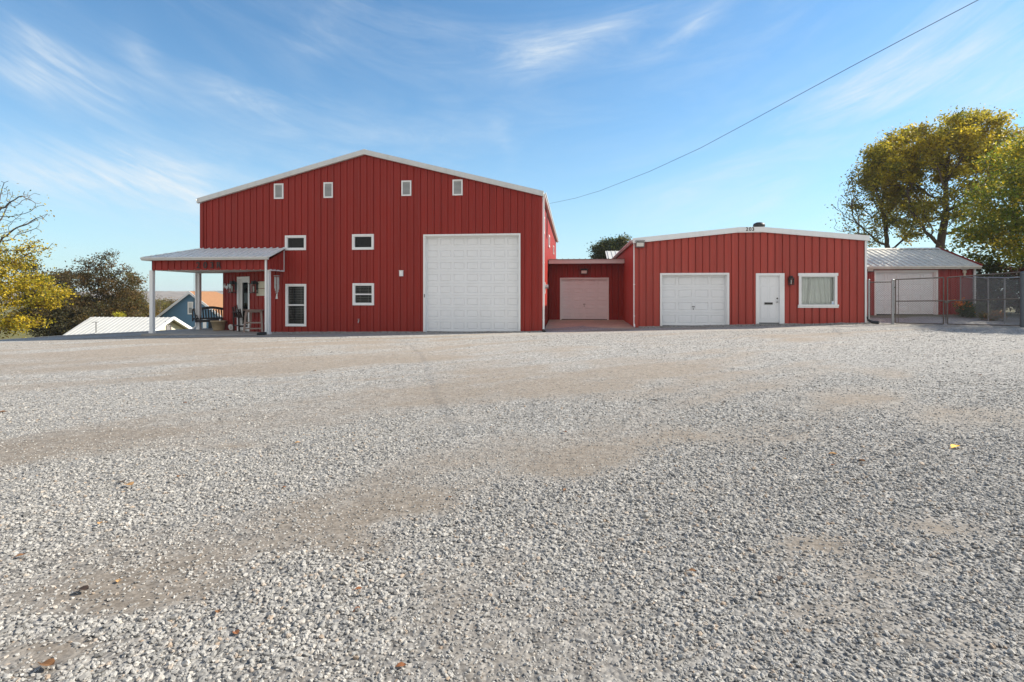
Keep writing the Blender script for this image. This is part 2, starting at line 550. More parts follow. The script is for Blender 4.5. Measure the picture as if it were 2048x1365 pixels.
def window(par, x0, x1, z0, z1, Y, rail=None, blind=False, t=.11, yprot=.06):
    fb = MB()
    frame_rect(fb, x0, x1, z0, z1, t * .62, Y - yprot, Y + .03)
    frame_rect(fb, x0 + t * .62, x1 - t * .62, z0 + t * .62, z1 - t * .62, t * .38, Y - .030, Y + .06)
    if rail: fb.box(x0 + t, x1 - t, Y - .034, Y + .03, rail - .028, rail + .028)
    w = fb.build('window', 'white', par)
    g = MB(); g.quad((x0 + t - .01, Y + .005, z0 + t - .01), (x1 - t + .01, Y + .005, z0 + t - .01), (x1 - t + .01, Y + .005, z1 - t + .01), (x0 + t - .01, Y + .005, z1 - t + .01))
    g.build('pane', 'glass', w)
    rb = MB()
    rb.box(x0 + t * .4, x1 - t * .4, Y + .062, Y + .5, z0 + t * .4, z1 - t * .4)
    rb.f = rb.f[:2] + rb.f[3:]; rb.sm = rb.sm[:-1]
    rb.build('recess', 'interior', w)
    if blind:
        bb = MB(); z = z0 + t
        cxm = (x0 + x1) / 2
        while z < z1 - t:
            bb.quad((x0 + t, Y + .070, z), (x1 - t, Y + .070, z), (x1 - t, Y + .086, z + .013), (x0 + t, Y + .086, z + .013))
            z += .075
        for q in (.25, .75):
            xx = x0 + t + (x1 - x0 - 2 * t) * q
            bb.box(xx - .004, xx + .004, Y + .064, Y + .068, z0 + t, z1 - t)
        bb.build('blind', 'blinds', w)
    return w


def louvre_vent(par, x0, x1, z0, z1, Y):
    fb = MB(); frame_rect(fb, x0, x1, z0, z1, .055, Y - .055, Y + .02)
    v = fb.build('vent', 'white', par)
    lb = MB(); n = 11; hh = (z1 - z0 - .11) / n
    for k in range(n):
        z = z0 + .055 + k * hh
        lb.quad((x0 + .055, Y - .045, z), (x1 - .055, Y - .045, z), (x1 - .055, Y - .008, z + hh * .85), (x0 + .055, Y - .008, z + hh * .85))
    lb.build('louvre', 'trim_grey', v)
    kb = MB(); kb.box(x0 + .03, x1 - .03, Y + .004, Y + .06, z0 + .03, z1 - .03)
    kb.build('backing', 'interior', v)
    return v


def downspout(name, par, x, y, z0, z1, w=.075, d=.06, kick=(0, -.16), mat='white', top=None):
    mb = MB()
    pts = []
    if top is not None: pts += [Vector(top), Vector((x, y, z1))]
    else: pts += [Vector((x, y, z1))]
    pts += [Vector((x, y, z0 + .16)), Vector((x + kick[0], y + kick[1], z0 + .03))]
    for a, b in zip(pts[:-1], pts[1:]): mb.bar(a, b, w, d, up=(0, 1, 0) if abs((b - a).normalized().z) > .3 else (0, 0, 1))
    for zz in (z0 + .5, (z0 + z1) / 2): mb.box(x - w * .6, x + w * .6, y - d * .7, y + d * .9, zz, zz + .03)
    return mb.build(name, mat, par)


def sheet_roof(mb, e0, e1, r1, r0, pitch=.3048, rib=.03, thick=.03, w=.03):
    """ribbed roof slope: eave e0->e1, ridge r0->r1 (r0 above e0); ribs run up the slope"""
    e0, e1, r0, r1 = map(Vector, (e0, e1, r0, r1))
    n = (e1 - e0).cross(r0 - e0).normalized()
    if n.z < 0: n = -n
    mb.extrude([e0, e1, r1, r0], -n * thick)
    L = (e1 - e0).length; k = pitch * .5
    ed = (e1 - e0).normalized()
    while k < L:
        t = k / L
        # clip the rib against the slanted ends
        a = e0 + ed * k
        top = None
        ux = (r1 - r0); 
        # direction up slope, perpendicular to the eave
        up = (r0 - e0) - ed * (r0 - e0).dot(ed)
        s0 = (r0 - e0).dot(ed); s1 = (r1 - e0).dot(ed)
        f = 1.0
        if s0 > 0 and k < s0: f = min(f, k / s0)
        if s1 < L and k > s1: f = min(f, (L - k) / (L - s1))
        if f > .03:
            b = a + up * f
            mb.bar(a + n * (rib / 2 + .002), b + n * (rib / 2 + .002), w, rib, up=n)
        k += pitch


# ================================================================== GROUND
def axis(parts):
    out = []
    for a, b, st in parts:
        out += list(np.arange(a, b, st))
    out.append(parts[-1][1])
    return np.array(out)


gx = axis([(-700, -80, 31), (-80, -32, 2.0), (-32, -10, .30), (-10, 10, .16), (10, 26, .30), (26, 80, 3), (80, 700, 31)])
gy = axis([(-80, -4, 4), (-4, .6, .5), (.6, 12, .14), (12, 34, .28), (34, 90, 2.5), (90, 1500, 47)])
XX, YY = np.meshgrid(gx, gy, indexing='xy')
ZZ = ground_z(XX, YY)
nxg, nyg = len(gx), len(gy)
me = bpy.data.meshes.new('ground')
verts = np.stack([XX.ravel(), YY.ravel(), ZZ.ravel()], 1)
ii = np.arange(nxg - 1)[None, :] + (np.arange(nyg - 1) * nxg)[:, None]
quads = np.stack([ii, ii + 1, ii + 1 + nxg, ii + nxg], -1).reshape(-1, 4)
me.vertices.add(len(verts)); me.vertices.foreach_set('co', verts.ravel())
me.loops.add(quads.size); me.loops.foreach_set('vertex_index', quads.ravel())
me.polygons.add(len(quads)); me.polygons.foreach_set('loop_start', np.arange(0, quads.size, 4)); me.polygons.foreach_set('loop_total', np.full(len(quads), 4))
me.polygons.foreach_set('use_smooth', np.ones(len(quads), bool))
me.update(); me.validate()
at = me.attributes.new('dirt', 'FLOAT', 'POINT'); at.data.foreach_set('value', dirt_mask(XX, YY).ravel().astype(np.float32))
dd = drop_d(XX, YY)
gr = np.clip((dd + .15) / .7 + (fbm(XX * 1.7, YY * 1.7, 2, 3) - .5) * 1.2, 0, 1)
gr = np.maximum(gr, np.where((YY > 60) | (np.abs(XX) > 45), 1, 0))
yard = np.clip((YY - 27.0) / 1.2 + (fbm(XX * 1.3, YY * 1.3, 4, 3) - .5) * 2.0, 0, 1) * np.where(XX > 12.3, 1, 0) * .75
strip = np.clip(1 - np.abs(YY - (24.75 - (XX - 12.6) * .52)) / .5, 0, 1) * np.where((XX > 12.4) & (XX < 17), 1, 0) * fbm(XX * 4, YY * 4, 8, 2) * .6
at = me.attributes.new('grass', 'FLOAT', 'POINT'); at.data.foreach_set('value', np.maximum(np.maximum(gr, yard), strip).ravel().astype(np.float32))
ground = bpy.data.objects.new('ground', me); COL.objects.link(ground); tag(ground, kind='structure')


def gravel_surface():
    m = bpy.data.materials.new('gravel_ground')
    nt, N, L = nodes_of(m)
    b = N['Principled BSDF']; b.inputs['Roughness'].default_value = .92; b.inputs['Specular IOR Level'].default_value = .2
    tc = N.new('ShaderNodeTexCoord')

    def vor(scale, feat='F1'):
        v = N.new('ShaderNodeTexVoronoi'); v.feature = feat; v.inputs['Scale'].default_value = scale
        L.new(tc.outputs['Object'], v.inputs['Vector']); return v

    def ramp(src, stops):
        r = N.new('ShaderNodeValToRGB'); e = r.color_ramp.elements
        e[0].position = stops[0][0]; e[0].color = (*stops[0][1], 1)
        e[1].position = stops[-1][0]; e[1].color = (*stops[-1][1], 1)
        for p, c in stops[1:-1]:
            k = e.new(p); k.color = (*c, 1)
        L.new(src, r.inputs[0]); return r.outputs[0]

    def mix(f, a, c, mode='MIX'):
        k = N.new('ShaderNodeMix'); k.data_type = 'RGBA'; k.blend_type = mode
        for s, v in (('Factor', f), ('A', a), ('B', c)):
            if hasattr(v, 'links'): L.new(v, k.inputs[s])
            else: k.inputs[s].default_value = v if s == 'Factor' else (*v, 1)
        return k.outputs['Result']
    v1 = vor(38); v2 = vor(75); v3 = vor(17)
    sep = lambda v: (lambda s: (L.new(v.outputs['Color'], s.inputs[0]), s.outputs[0])[1])(N.new('ShaderNodeSeparateColor'))
    stone = [(0, (.11, .107, .103)), (.2, (.20, .195, .187)), (.5, (.335, .325, .308)), (.8, (.44, .425, .40)), (1, (.55, .53, .50))]
    c1 = ramp(sep(v1), stone); c2 = ramp(sep(v2), stone); c3 = ramp(sep(v3), stone)
    grav = mix(.5, c1, c2); grav = mix(.38, grav, c3)
    dust = [(0, (.165, .132, .10)), (.5, (.245, .20, .155)), (1, (.335, .28, .222))]
    d1 = ramp(sep(v2), dust); d2 = ramp(sep(vor(130)), dust); dirt = mix(.5, d1, d2); dirt = mix(.16, dirt, c1)
    n = N.new('ShaderNodeTexNoise'); n.inputs['Scale'].default_value = 2.3; n.inputs['Detail'].default_value = 8; n.inputs['Roughness'].default_value = .75
    L.new(tc.outputs['Object'], n.inputs['Vector'])
    a1 = N.new('ShaderNodeAttribute'); a1.attribute_name = 'dirt'
    a2 = N.new('ShaderNodeAttribute'); a2.attribute_name = 'grass'
    ad = N.new('ShaderNodeMath'); ad.operation = 'MULTIPLY_ADD'; ad.inputs[1].default_value = 1.5; ad.inputs[2].default_value = -.75
    L.new(n.outputs['Fac'], ad.inputs[0])
    a3 = N.new('ShaderNodeMath'); a3.operation = 'ADD'; a3.use_clamp = True
    L.new(a1.outputs['Fac'], a3.inputs[0]); L.new(ad.outputs[0], a3.inputs[1])
    dm = N.new('ShaderNodeMath'); dm.operation = 'MULTIPLY'; dm.inputs[1].default_value = .9
    L.new(a3.outputs[0], dm.inputs[0])
    base = mix(dm.outputs[0], grav, dirt)
    n5 = N.new('ShaderNodeTexNoise'); n5.inputs['Scale'].default_value = 13; n5.inputs['Detail'].default_value = 4; n5.inputs['Roughness'].default_value = .8
    L.new(tc.outputs['Object'], n5.inputs['Vector'])
    base = mix(1.0, base, ramp(n5.outputs['Fac'], [(.3, (.62, .62, .63)), (.5, (1, 1, 1)), (.72, (1.2, 1.19, 1.17))]), 'MULTIPLY')
    n2 = N.new('ShaderNodeTexNoise'); n2.inputs['Scale'].default_value = 9; n2.inputs['Detail'].default_value = 8
    L.new(tc.outputs['Object'], n2.inputs['Vector'])
    gcol = ramp(n2.outputs['Fac'], [(.3, (.035, .045, .014)), (.5, (.10, .10, .03)), (.62, (.20, .15, .05)), (.75, (.28, .20, .09))])
    base = mix(a2.outputs['Fac'], base, gcol)
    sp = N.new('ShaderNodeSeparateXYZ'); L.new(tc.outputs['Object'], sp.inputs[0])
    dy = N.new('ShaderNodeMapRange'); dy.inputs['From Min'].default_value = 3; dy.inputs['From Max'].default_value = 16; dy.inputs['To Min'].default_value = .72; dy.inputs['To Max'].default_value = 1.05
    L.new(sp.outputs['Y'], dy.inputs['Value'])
    sc_ = N.new('ShaderNodeVectorMath'); sc_.operation = 'SCALE'; L.new(base, sc_.inputs[0]); L.new(dy.outputs[0], sc_.inputs['Scale']); base = sc_.outputs[0]   # near-to-far brightness put into the colour: darker by the camera, lighter beyond
    L.new(base, b.inputs['Base Color'])
    ve = vor(38); h = N.new('ShaderNodeMath'); h.operation = 'MULTIPLY'; h.inputs[1].default_value = -1
    L.new(ve.outputs['Distance'], h.inputs[0])
    vf = vor(20); h2 = N.new('ShaderNodeMath'); h2.operation = 'MULTIPLY_ADD'; h2.inputs[1].default_value = -1.2
    L.new(vf.outputs['Distance'], h2.inputs[0]); L.new(h.outputs[0], h2.inputs[2])
    bp = N.new('ShaderNodeBump'); bp.inputs['Strength'].default_value = .8; bp.inputs['Distance'].default_value = .018
    bs = N.new('ShaderNodeMath'); bs.operation = 'MULTIPLY_ADD'; bs.inputs[1].default_value = -.62; bs.inputs[2].default_value = .72
    L.new(a3.outputs[0], bs.inputs[0]); L.new(bs.outputs[0], bp.inputs['Strength'])
    L.new(h2.outputs[0], bp.inputs['Height']); L.new(bp.outputs[0], b.inputs['Normal'])
    return m


me.materials.append(gravel_surface())


# loose stones: one countless mass of gravel, instanced on points
def stone_mat():
    m = bpy.data.materials.new('gravel_stone')
    nt, N, L = nodes_of(m)
    b = N['Principled BSDF']; b.inputs['Roughness'].default_value = .85; b.inputs['Specular IOR Level'].default_value = .25
    oi = N.new('ShaderNodeObjectInfo')
    r = N.new('ShaderNodeValToRGB'); e = r.color_ramp.elements
    e[0].position = 0; e[0].color = (.12, .116, .11, 1); e[1].position = 1; e[1].color = (.50, .48, .44, 1)
    for p, c in ((.12, (.20, .194, .184)), (.35, (.275, .265, .248)), (.7, (.345, .332, .31)), (.90, (.40, .38, .35)), (.93, (.30, .23, .17))):
        k = e.new(p); k.color = (*c, 1)
    L.new(oi.outputs['Random'], r.inputs[0])
    tc = N.new('ShaderNodeTexCoord'); n = N.new('ShaderNodeTexNoise'); n.inputs['Scale'].default_value = 1.6; n.inputs['Detail'].default_value = 5
    L.new(tc.outputs['Object'], n.inputs['Vector'])
    mr = N.new('ShaderNodeMapRange'); mr.inputs['To Min'].default_value = .8; mr.inputs['To Max'].default_value = 1.2
    L.new(n.outputs['Fac'], mr.inputs['Value'])
    s = N.new('ShaderNodeVectorMath'); s.operation = 'SCALE'
    L.new(r.outputs[0], s.inputs[0]); L.new(mr.outputs[0], s.inputs['Scale']); L.new(s.outputs[0], b.inputs['Base Color'])
    return m


M['stone'] = stone_mat()


def scatter_points():
    P_, R_, S_ = [], [], []
    edges = np.concatenate([np.linspace(1.25, 8, 16), np.linspace(8.5, 21.5, 16)])
    for d0, d1 in zip(edges[:-1], edges[1:]):
        dc = (d0 + d1) / 2
        dens = 6200 * math.exp(-(dc - 1.25) / 3.2) + 240
        r0 = .0040 + .0002 * dc; r1 = .0118 + .00042 * dc
        flat = 1 - .42 * min(1, max(0, (dc - 4) / 7))
        hw = d1 * 1.3 + 1
        n = int(dens * (2 * hw) * (d1 - d0))
        x = RNG.uniform(-hw, hw, n); y = RNG.uniform(d0, d1, n)
        keep = np.abs(x) < y * 1.3 + 1
        # view axis is turned slightly to the left
        xr = x * CT - y * ST; yr = x * ST + y * CT
        dm = dirt_mask(xr, yr)
        keep &= RNG.random(n) > dm * .72
        keep &= (yr < 22.6) & (drop_d(xr, yr) < -.3)
        xr, yr, dm = xr[keep], yr[keep], dm[keep]
        k = len(xr)
        size = r0 + (r1 - r0) * RNG.random(k) ** 2.0 * (1 - .55 * dm)
        patch = fbm(xr * .5, yr * .5, 9, 3)
        size *= .72 + .62 * patch
        size *= np.where(RNG.random(k) > .985, 1.55, 1)
        z = ground_z(xr, yr) + size * RNG.uniform(-.3, .5, k) * flat - (1 - flat) * .5 * size
        P_.append(np.stack([xr, yr, z], 1))
        R_.append(np.stack([RNG.uniform(-.5, .5, k), RNG.uniform(-.5, .5, k), RNG.uniform(0, 6.28, k)], 1))
        S_.append(np.stack([size * RNG.uniform(.8, 1.45, k), size * RNG.uniform(.75, 1.1, k), size * flat * RNG.uniform(.5, .9, k)], 1))
    # gravel heaped loosely against the walls
    for xa, xb, yw in ((-13.6, -1.3, 23.5), (2.9, 12.4, 25.0)):
        k = int((xb - xa) * 420)
        x = RNG.uniform(xa, xb, k); y = yw - .07 - np.abs(RNG.normal(0, .16, k))
        size = RNG.uniform(.010, .026, k)
        z = ground_z(x, y) + np.clip(.05 * fbm(x * 1.5, y, 12, 3) * (1 - (yw - y) / .5), 0, 1) + size * RNG.uniform(-.2, .5, k)
        P_.append(np.stack([x, y, z], 1)); R_.append(RNG.uniform(-1, 6, (k, 3))); S_.append(np.stack([size * 1.2, size, size * .8], 1))
    return np.concatenate(P_), np.concatenate(R_), np.concatenate(S_)


pts, rots, scs = scatter_points()
me = bpy.data.meshes.new('gravel')
me.vertices.add(len(pts)); me.vertices.foreach_set('co', pts.ravel().astype(np.float32))
a = me.attributes.new('rot', 'FLOAT_VECTOR', 'POINT'); a.data.foreach_set('vector', rots.ravel().astype(np.float32))
a = me.attributes.new('scl', 'FLOAT_VECTOR', 'POINT'); a.data.foreach_set('vector', scs.ravel().astype(np.float32))
me.update()
gravel = bpy.data.objects.new('gravel', me); COL.objects.link(gravel)
tag(gravel, 'loose grey limestone gravel covering the lot', 'gravel', kind='stuff')
ng = bpy.data.node_groups.new('gravel_scatter', 'GeometryNodeTree')
ng.interface.new_socket('Geometry', in_out='INPUT', socket_type='NodeSocketGeometry')
ng.interface.new_socket('Geometry', in_out='OUTPUT', socket_type='NodeSocketGeometry')
N, L = ng.nodes, ng.links
gi = N.new('NodeGroupInput'); go = N.new('NodeGroupOutput')
g2i = N.new('GeometryNodeGeometryToInstance')
for k in range(9):
    ico = N.new('GeometryNodeMeshIcoSphere'); ico.inputs['Radius'].default_value = 1; ico.inputs['Subdivisions'].default_value = 2
    sp = N.new('GeometryNodeSetPosition')
    pos = N.new('GeometryNodeInputPosition')
    ad = N.new('ShaderNodeVectorMath'); ad.operation = 'ADD'; ad.inputs[1].default_value = (k * 7.3, k * 3.1, -k * 5.7)
    L.new(pos.outputs[0], ad.inputs[0])
    nz = N.new('ShaderNodeTexVoronoi'); nz.inputs['Scale'].default_value = 1.05
    L.new(ad.outputs[0], nz.inputs['Vector'])
    sb = N.new('ShaderNodeMath'); sb.operation = 'MULTIPLY_ADD'; sb.inputs[1].default_value = -.95; sb.inputs[2].default_value = .42
    L.new(nz.outputs['Distance'], sb.inputs[0])
    sc = N.new('ShaderNodeVectorMath'); sc.operation = 'SCALE'
    L.new(pos.outputs[0], sc.inputs[0]); L.new(sb.outputs[0], sc.inputs['Scale'])
    L.new(ico.outputs['Mesh'], sp.inputs['Geometry']); L.new(sc.outputs[0], sp.inputs['Offset'])
    sm = N.new('GeometryNodeSetMaterial'); sm.inputs['Material'].default_value = M['stone']
    L.new(sp.outputs[0], sm.inputs['Geometry'])
    L.new(sm.outputs[0], g2i.inputs[0])
iop = N.new('GeometryNodeInstanceOnPoints'); iop.inputs['Pick Instance'].default_value = True
L.new(gi.outputs[0], iop.inputs['Points']); L.new(g2i.outputs[0], iop.inputs['Instance'])
na = N.new('GeometryNodeInputNamedAttribute'); na.data_type = 'FLOAT_VECTOR'; na.inputs['Name'].default_value = 'rot'
nb = N.new('GeometryNodeInputNamedAttribute'); nb.data_type = 'FLOAT_VECTOR'; nb.inputs['Name'].default_value = 'scl'
e2r = N.new('FunctionNodeEulerToRotation')
L.new(na.outputs['Attribute'], e2r.inputs[0]); L.new(e2r.outputs[0], iop.inputs['Rotation'])
L.new(nb.outputs['Attribute'], iop.inputs['Scale'])
L.new(iop.outputs[0], go.inputs[0])
md = gravel.modifiers.new('scatter', 'NODES'); md.node_group = ng

# far wooded hills
hx = np.linspace(-1500, 200, 240); hy = np.linspace(650, 1500, 60)
HX, HYY = np.meshgrid(hx, hy, indexing='xy')
env = np.clip((HYY - 650) / 330, 0, 1) ** .8
prof = np.interp(HX, [-1500, -1000, -760, -640, -560, -460, -300, 200], [18, 19, 22, 21, 16, 13, 10, 8])
HZ = -9 + env * (prof * .92 + 3.5 * (fbm(HX * .02, HYY * .02, 3, 3) - .5)) + env * 3.4 * (fbm(HX * .16, HYY * .16, 6, 3) - .4)
me = bpy.data.meshes.new('hills')
verts = np.stack([HX.ravel(), HYY.ravel(), HZ.ravel()], 1)
nh = len(hx); ii = np.arange(nh - 1)[None, :] + (np.arange(len(hy) - 1) * nh)[:, None]
quads = np.stack([ii, ii + 1, ii + 1 + nh, ii + nh], -1).reshape(-1, 4)
me.from_pydata(verts.tolist(), [], quads.tolist()); me.update()
M['hill'] = mk('bare_autumn_woodland', (.20, .165, .14), .95, .1, .45, .06, bump=1.0, bscale=.15, dirt=(.10, .11, .06), dirt_amt=.6)
me.materials.append(M['hill'])
hills = bpy.data.objects.new('hills', me); COL.objects.link(hills); tag(hills, kind='structure')

# ================================================================== MAIN RED BUILDING
XL, XR, YF, YB, XP = -16.93, -1.36, 23.5, 44.3, -9.15
ZE, ZP = 4.46 + H, 6.44 + H
CHX, CHY = -13.73, 25.1          # chamfered corner under the porch
ZS = 1.137 + H                    # porch soffit
barn = thing('metal_barn', (XP, YF, gz(XP, YF)), 'tall red ribbed metal barn with white overhead door and corner porch', 'barn')


def roofz(x): return ZE + (ZP - ZE) * (1 - abs(x - XP) / (XR - XP))


def under(x): return min(roofz(x), ZP) - .13


o_main = dict(
    big=rect(847, 468.5, 1041, 664, YF),
    w1=rect(571, 471.5, 613, 501, YF), w2=rect(705, 469, 748, 500, YF),
    w3=rect(572, 568.5, 613.5, 653, YF), w4=rect(706, 567, 748.5, 611, YF),
    v1=rect(549, 368, 567.5, 398.5, YF), v2=rect(648, 365.5, 666.5, 396.5, YF), v3=rect(803.5, 362, 823, 392.5, YF), v4=rect(905.5, 360, 925.5, 391.5, YF))
big = o_main['big']; gzb = gz((big[0] + big[1]) / 2, YF)
big = (big[0], big[1], gzb - .01, big[3])


def inset(r, d): return (r[0] + d, r[1] - d, r[2] + d, r[3] - d)


holes = [(big[0] + .03, big[1] - .03, -3, big[3] - .03)] + [inset(o_main[k], .04) for k in ('w1', 'w2', 'w3', 'w4')] + [inset(o_main[k], .03) for k in ('v1', 'v2', 'v3', 'v4')]
mb = MB()
siding(mb, (0, YF, 0), (1, 0, 0), (0, -1, 0), XL, XR, lambda x: -1.0, under, 'r', phase=XL + .2, holes=holes + [(XL, CHX, -3, ZS + .02)], knots=[XP])
mb.build('front_wall', 'red', barn)
mb = MB()
du = Vector((CHX - XL, YF - CHY, 0)); dl = du.length; du.normalize(); dn = Vector((du.y, -du.x, 0))
if dn.y > 0: dn = -dn
DOOR_S = (.346 * dl, .629 * dl)
slab_z = -1.63 + H
door_top = .92 + H
siding(mb, (XL, CHY, 0), du, dn, 0, dl, lambda x: -1.0, lambda x: ZS + .05, 'r', phase=.1, holes=[(DOOR_S[0] + .03, DOOR_S[1] - .03, -3, door_top - .03)])
mb.build('corner_wall', 'red', barn)
mb = MB()
SW = []
for pxc, y0, y1 in ((1086, 432, 466), (1097, 471, 495), (1106, 492, 509)):
    c = PX(pxc, (y0 + y1) / 2, XR); zt = PX(pxc, y0, XR).z; zb_ = PX(pxc, y1, XR).z
    SW.append((c.y - .45, c.y + .45, zb_, zt))
siding(mb, (XR, 0, 0), (0, 1, 0), (1, 0, 0), YF, YB, lambda x: -1.0, lambda x: ZE - .13, 'low', phase=YF + .15, holes=[(a + .04, b - .04, c + .04, d - .04) for a, b, c, d in SW])
mb.build('side_wall', 'red', barn)
mb = MB()
siding(mb, (XL, 0, 0), (0, 1, 0), (-1, 0, 0), CHY, YB, lambda x: -6, lambda x: ZE - .13, 'r', phase=CHY)
siding(mb, (XL, 0, 0), (0, 1, 0), (-1, 0, 0), YF, CHY, lambda x: ZS + .02, lambda x: ZE - .13, 'r', phase=CHY)
mb.build('side_wall', 'red', barn)
mb = MB()
siding(mb, (0, YB, 0), (1, 0, 0), (0, 1, 0), XL, XR, lambda x: -6, under, 'r', phase=XL, knots=[XP])
mb.build('rear_wall', 'red', barn)
# roof
mb = MB()
oh = .12
for sx, xe in ((-1, XL - oh), (1, XR + oh)):
    ze = ZE - (ZP - ZE) / (XR - XP) * oh
    e0, e1 = Vector((xe, YF - .10, ze)), Vector((xe, YB + .1, ze))
    r0, r1 = Vector((XP, YF - .10, ZP)), Vector((XP, YB + .1, ZP))
    sheet_roof(mb, e0, e1, r1, r0, .3048, .03, .10)
rf = mb.build('roof', 'roof_metal', barn)
mb = MB()
mb.extrude([(XP - .25, YF - .13, ZP - .03), (XP, YF - .13, ZP + .055), (XP + .25, YF - .13, ZP - .03), (XP, YF - .13, ZP + .03)], (0, YB - YF + .26, 0))
mb.build('ridge_cap', 'roof_metal', rf)
# rake trims
for sx, xe in ((-1, XL - oh), (1, XR + oh)):
    ze = roofz(XL) - (ZP - ZE) / (XR - XP) * oh
    mb = MB()
    mb.extrude([(xe, YF - .16, ze - .125), (XP, YF - .16, ZP - .125), (XP, YF - .16, ZP + .035), (xe, YF - .16, ze + .035)], (0, .055, 0))
    mb.extrude([(xe, YF - .175, ze - .185), (XP, YF - .175, ZP - .185), (XP, YF - .175, ZP - .127), (xe, YF - .175, ze - .127)], (0, .14, 0))
    mb.build('rake_trim', 'trim_grey', barn)


def gutter(name, par, a, b, out, mat='trim_grey', s=.13):
    """K-style gutter along a->b, projecting towards out"""
    a, b, out = Vector(a), Vector(b), Vector(out)
    pr = [(0, 0), (0, -s), (.6 * s, -s), (.75 * s, -.6 * s), (s, -.45 * s), (s, 0), (s * .9, 0), (s * .9, -.4 * s), (.1 * s, -.9 * s), (.1 * s, 0)]
    mb = MB()
    mb.extrude([a + out * p + Vector((0, 0, q)) for p, q in pr], b - a)
    return mb.build(name, mat, par)


gutter('gutter', barn, (XR + .09, YF - .10, ZE - .02), (XR + .09, YB, ZE - .02), (1, 0, 0))
gutter('gutter', barn, (XL - .09, YF - .10, ZE - .02), (XL - .09, YB, ZE - .02), (-1, 0, 0))
mb = MB(); mb.box(XR - .10, XR + .050, YF - .052, YF - .036, -.4, ZE - .2); mb.box(XR + .036, XR + .050, YF - .0355, YF + .12, -.4, ZE - .2)
mb.build('corner_trim', 'red', barn)
mb = MB(); mb.box(XL - .05, XL + .10, YF - .052, YF - .036, ZS + .1, ZE - .2); mb.build('corner_trim', 'red', barn)
gr_ = gz(XR, YF)
downspout('downspout', barn, XR + .11, YF + .02, gr_, ZE - .12, kick=(0, -.14))
ds = barn.children[-1]
garage_door(barn, *big, YF, 7, 8, t=.07, deep=.20, handle=False)
mb = MB(); px_ = P(849.5, 592, YF); mb.box(px_.x - .02, px_.x + .02, YF - .065, YF - .0505, px_.z - .07, px_.z + .07); mb.build('latch', 'floodgrey', barn)
window(barn, *o_main['w1'], YF)
window(barn, *o_main['w2'], YF)
r3 = P(592, 610.5, YF).z
window(barn, *o_main['w3'], YF, rail=r3, blind=True)
r4 = P(727, 589, YF).z
window(barn, *o_main['w4'], YF, rail=r4, blind=True)
for k in ('v1', 'v2', 'v3', 'v4'): louvre_vent(barn, *o_main[k], YF)
for a, b, c, d in SW:
    fb = MB(); t = .09
    fb.box(XR - .03, XR + .06, a, a + t, c, d); fb.box(XR - .03, XR + .06, b - t, b, c, d)
    fb.box(XR - .03, XR + .06, a + t, b - t, d - t, d); fb.box(XR - .03, XR + .06, a + t, b - t, c, c + t)
    w = fb.build('window', 'white', barn)
    g = MB(); g.quad((XR, a + t, c + t), (XR, b - t, c + t), (XR, b - t, d - t), (XR, a + t, d - t)); g.build('pane', 'glass', w)
# glazed door in the corner wall
mb = MB()
org = Vector((XL, CHY, 0))
MW = Matrix((( du.x, -dn.x, 0, org.x), (du.y, -dn.y, 0, org.y), (0, 0, 1, 0), (0, 0, 0, 1)))   # local x along, y inward, z up
s0, s1 = DOOR_S
fr = MB()
t = .11
fr.box(s0, s0 + t, -.06, .16, slab_z - .02, door_top, MW); fr.box(s1 - t, s1, -.06, .16, slab_z - .02, door_top, MW); fr.box(s0 + t, s1 - t, -.06, .16, door_top - t, door_top, MW)
lf = MB()
a, b, c, d = s0 + t, s1 - t, slab_z + .01, door_top - t
lf.box(a, a + .13, .06, .10, c, d, MW); lf.box(b - .13, b, .06, .10, c, d, MW); lf.box(a + .13, b - .13, .06, .10, d - .16, d, MW); lf.box(a + .13, b - .13, .06, .10, c, c + .30, MW)
dl_ = lf.build('glazed_door', 'white', barn)
fr.build('frame', 'white', dl_)
g = MB(); g.quad(*[MW @ Vector(q) for q in ((a + .13, .08, c + .3), (b - .13, .08, c + .3), (b - .13, .08, d - .16), (a + .13, .08, d - .16))]); g.build('pane', 'glass', dl_)
g = MB(); g.box(a - .05, b + .05, .17, .6, c, d, MW); g.f = g.f[:2] + g.f[3:]; g.sm = g.sm[:-1]; g.build('recess', 'interior', dl_)
hb = MB(); hb.tube([MW @ Vector((b - .06, .03, c + 1.02)), MW @ Vector((b - .06, .06, c + 1.02))], .03, 10); hb.tube([MW @ Vector((b - .06, .03, c + 1.02)), MW @ Vector((b - .17, .02, c + 1.02))], .012, 8); hb.build('handle', 'dark_metal', dl_)

# porch (part of the barn)
PXL, PXR, PYF, PYB = -18.4, -12.94, 22.32, 25.6
mb = MB()
zt_b = 3.12
siding(mb, (0, PYF, 0), (1, 0, 0), (0, -1, 0), PXL, PXR, lambda x: ZS, lambda x: zt_b, 'r', phase=PXL + .1)
mb.build('porch_fascia', 'red', barn)
mb = MB(); siding(mb, (PXL, 0, 0), (0, 1, 0), (-1, 0, 0), PYF, PYB, lambda x: ZS, lambda x: zt_b, 'r', phase=PYF); mb.build('porch_fascia', 'red', barn)
mb = MB()
siding(mb, (PXR, 0, 0), (0, 1, 0), (1, 0, 0), PYF, YF, lambda x: ZS, lambda x: 3.08 + (x - PYF) / (YF - PYF) * .47, 'r', phase=PYF + .2)
mb.build('porch_gable', 'red', barn)
mb = MB()
mb.box(PXR + .036, PXR + .05, YF - .10, YF - .06, ZS, 3.55)
mb.box(PXR - .01, PXR + .05, PYF - .036, YF - .0615, ZS - .03, ZS - .001)
mb.build('porch_trim', 'white', barn)
mb = MB()
mb.box(PXL - .02, PXR + .02, PYF + .003, YF - .05, ZS + .003, ZS + .03); mb.box(PXL - .02, CHX + .25, YF - .05, PYB, ZS + .003, ZS + .03)
mb.build('porch_ceiling', 'soffit', barn)
mb = MB()
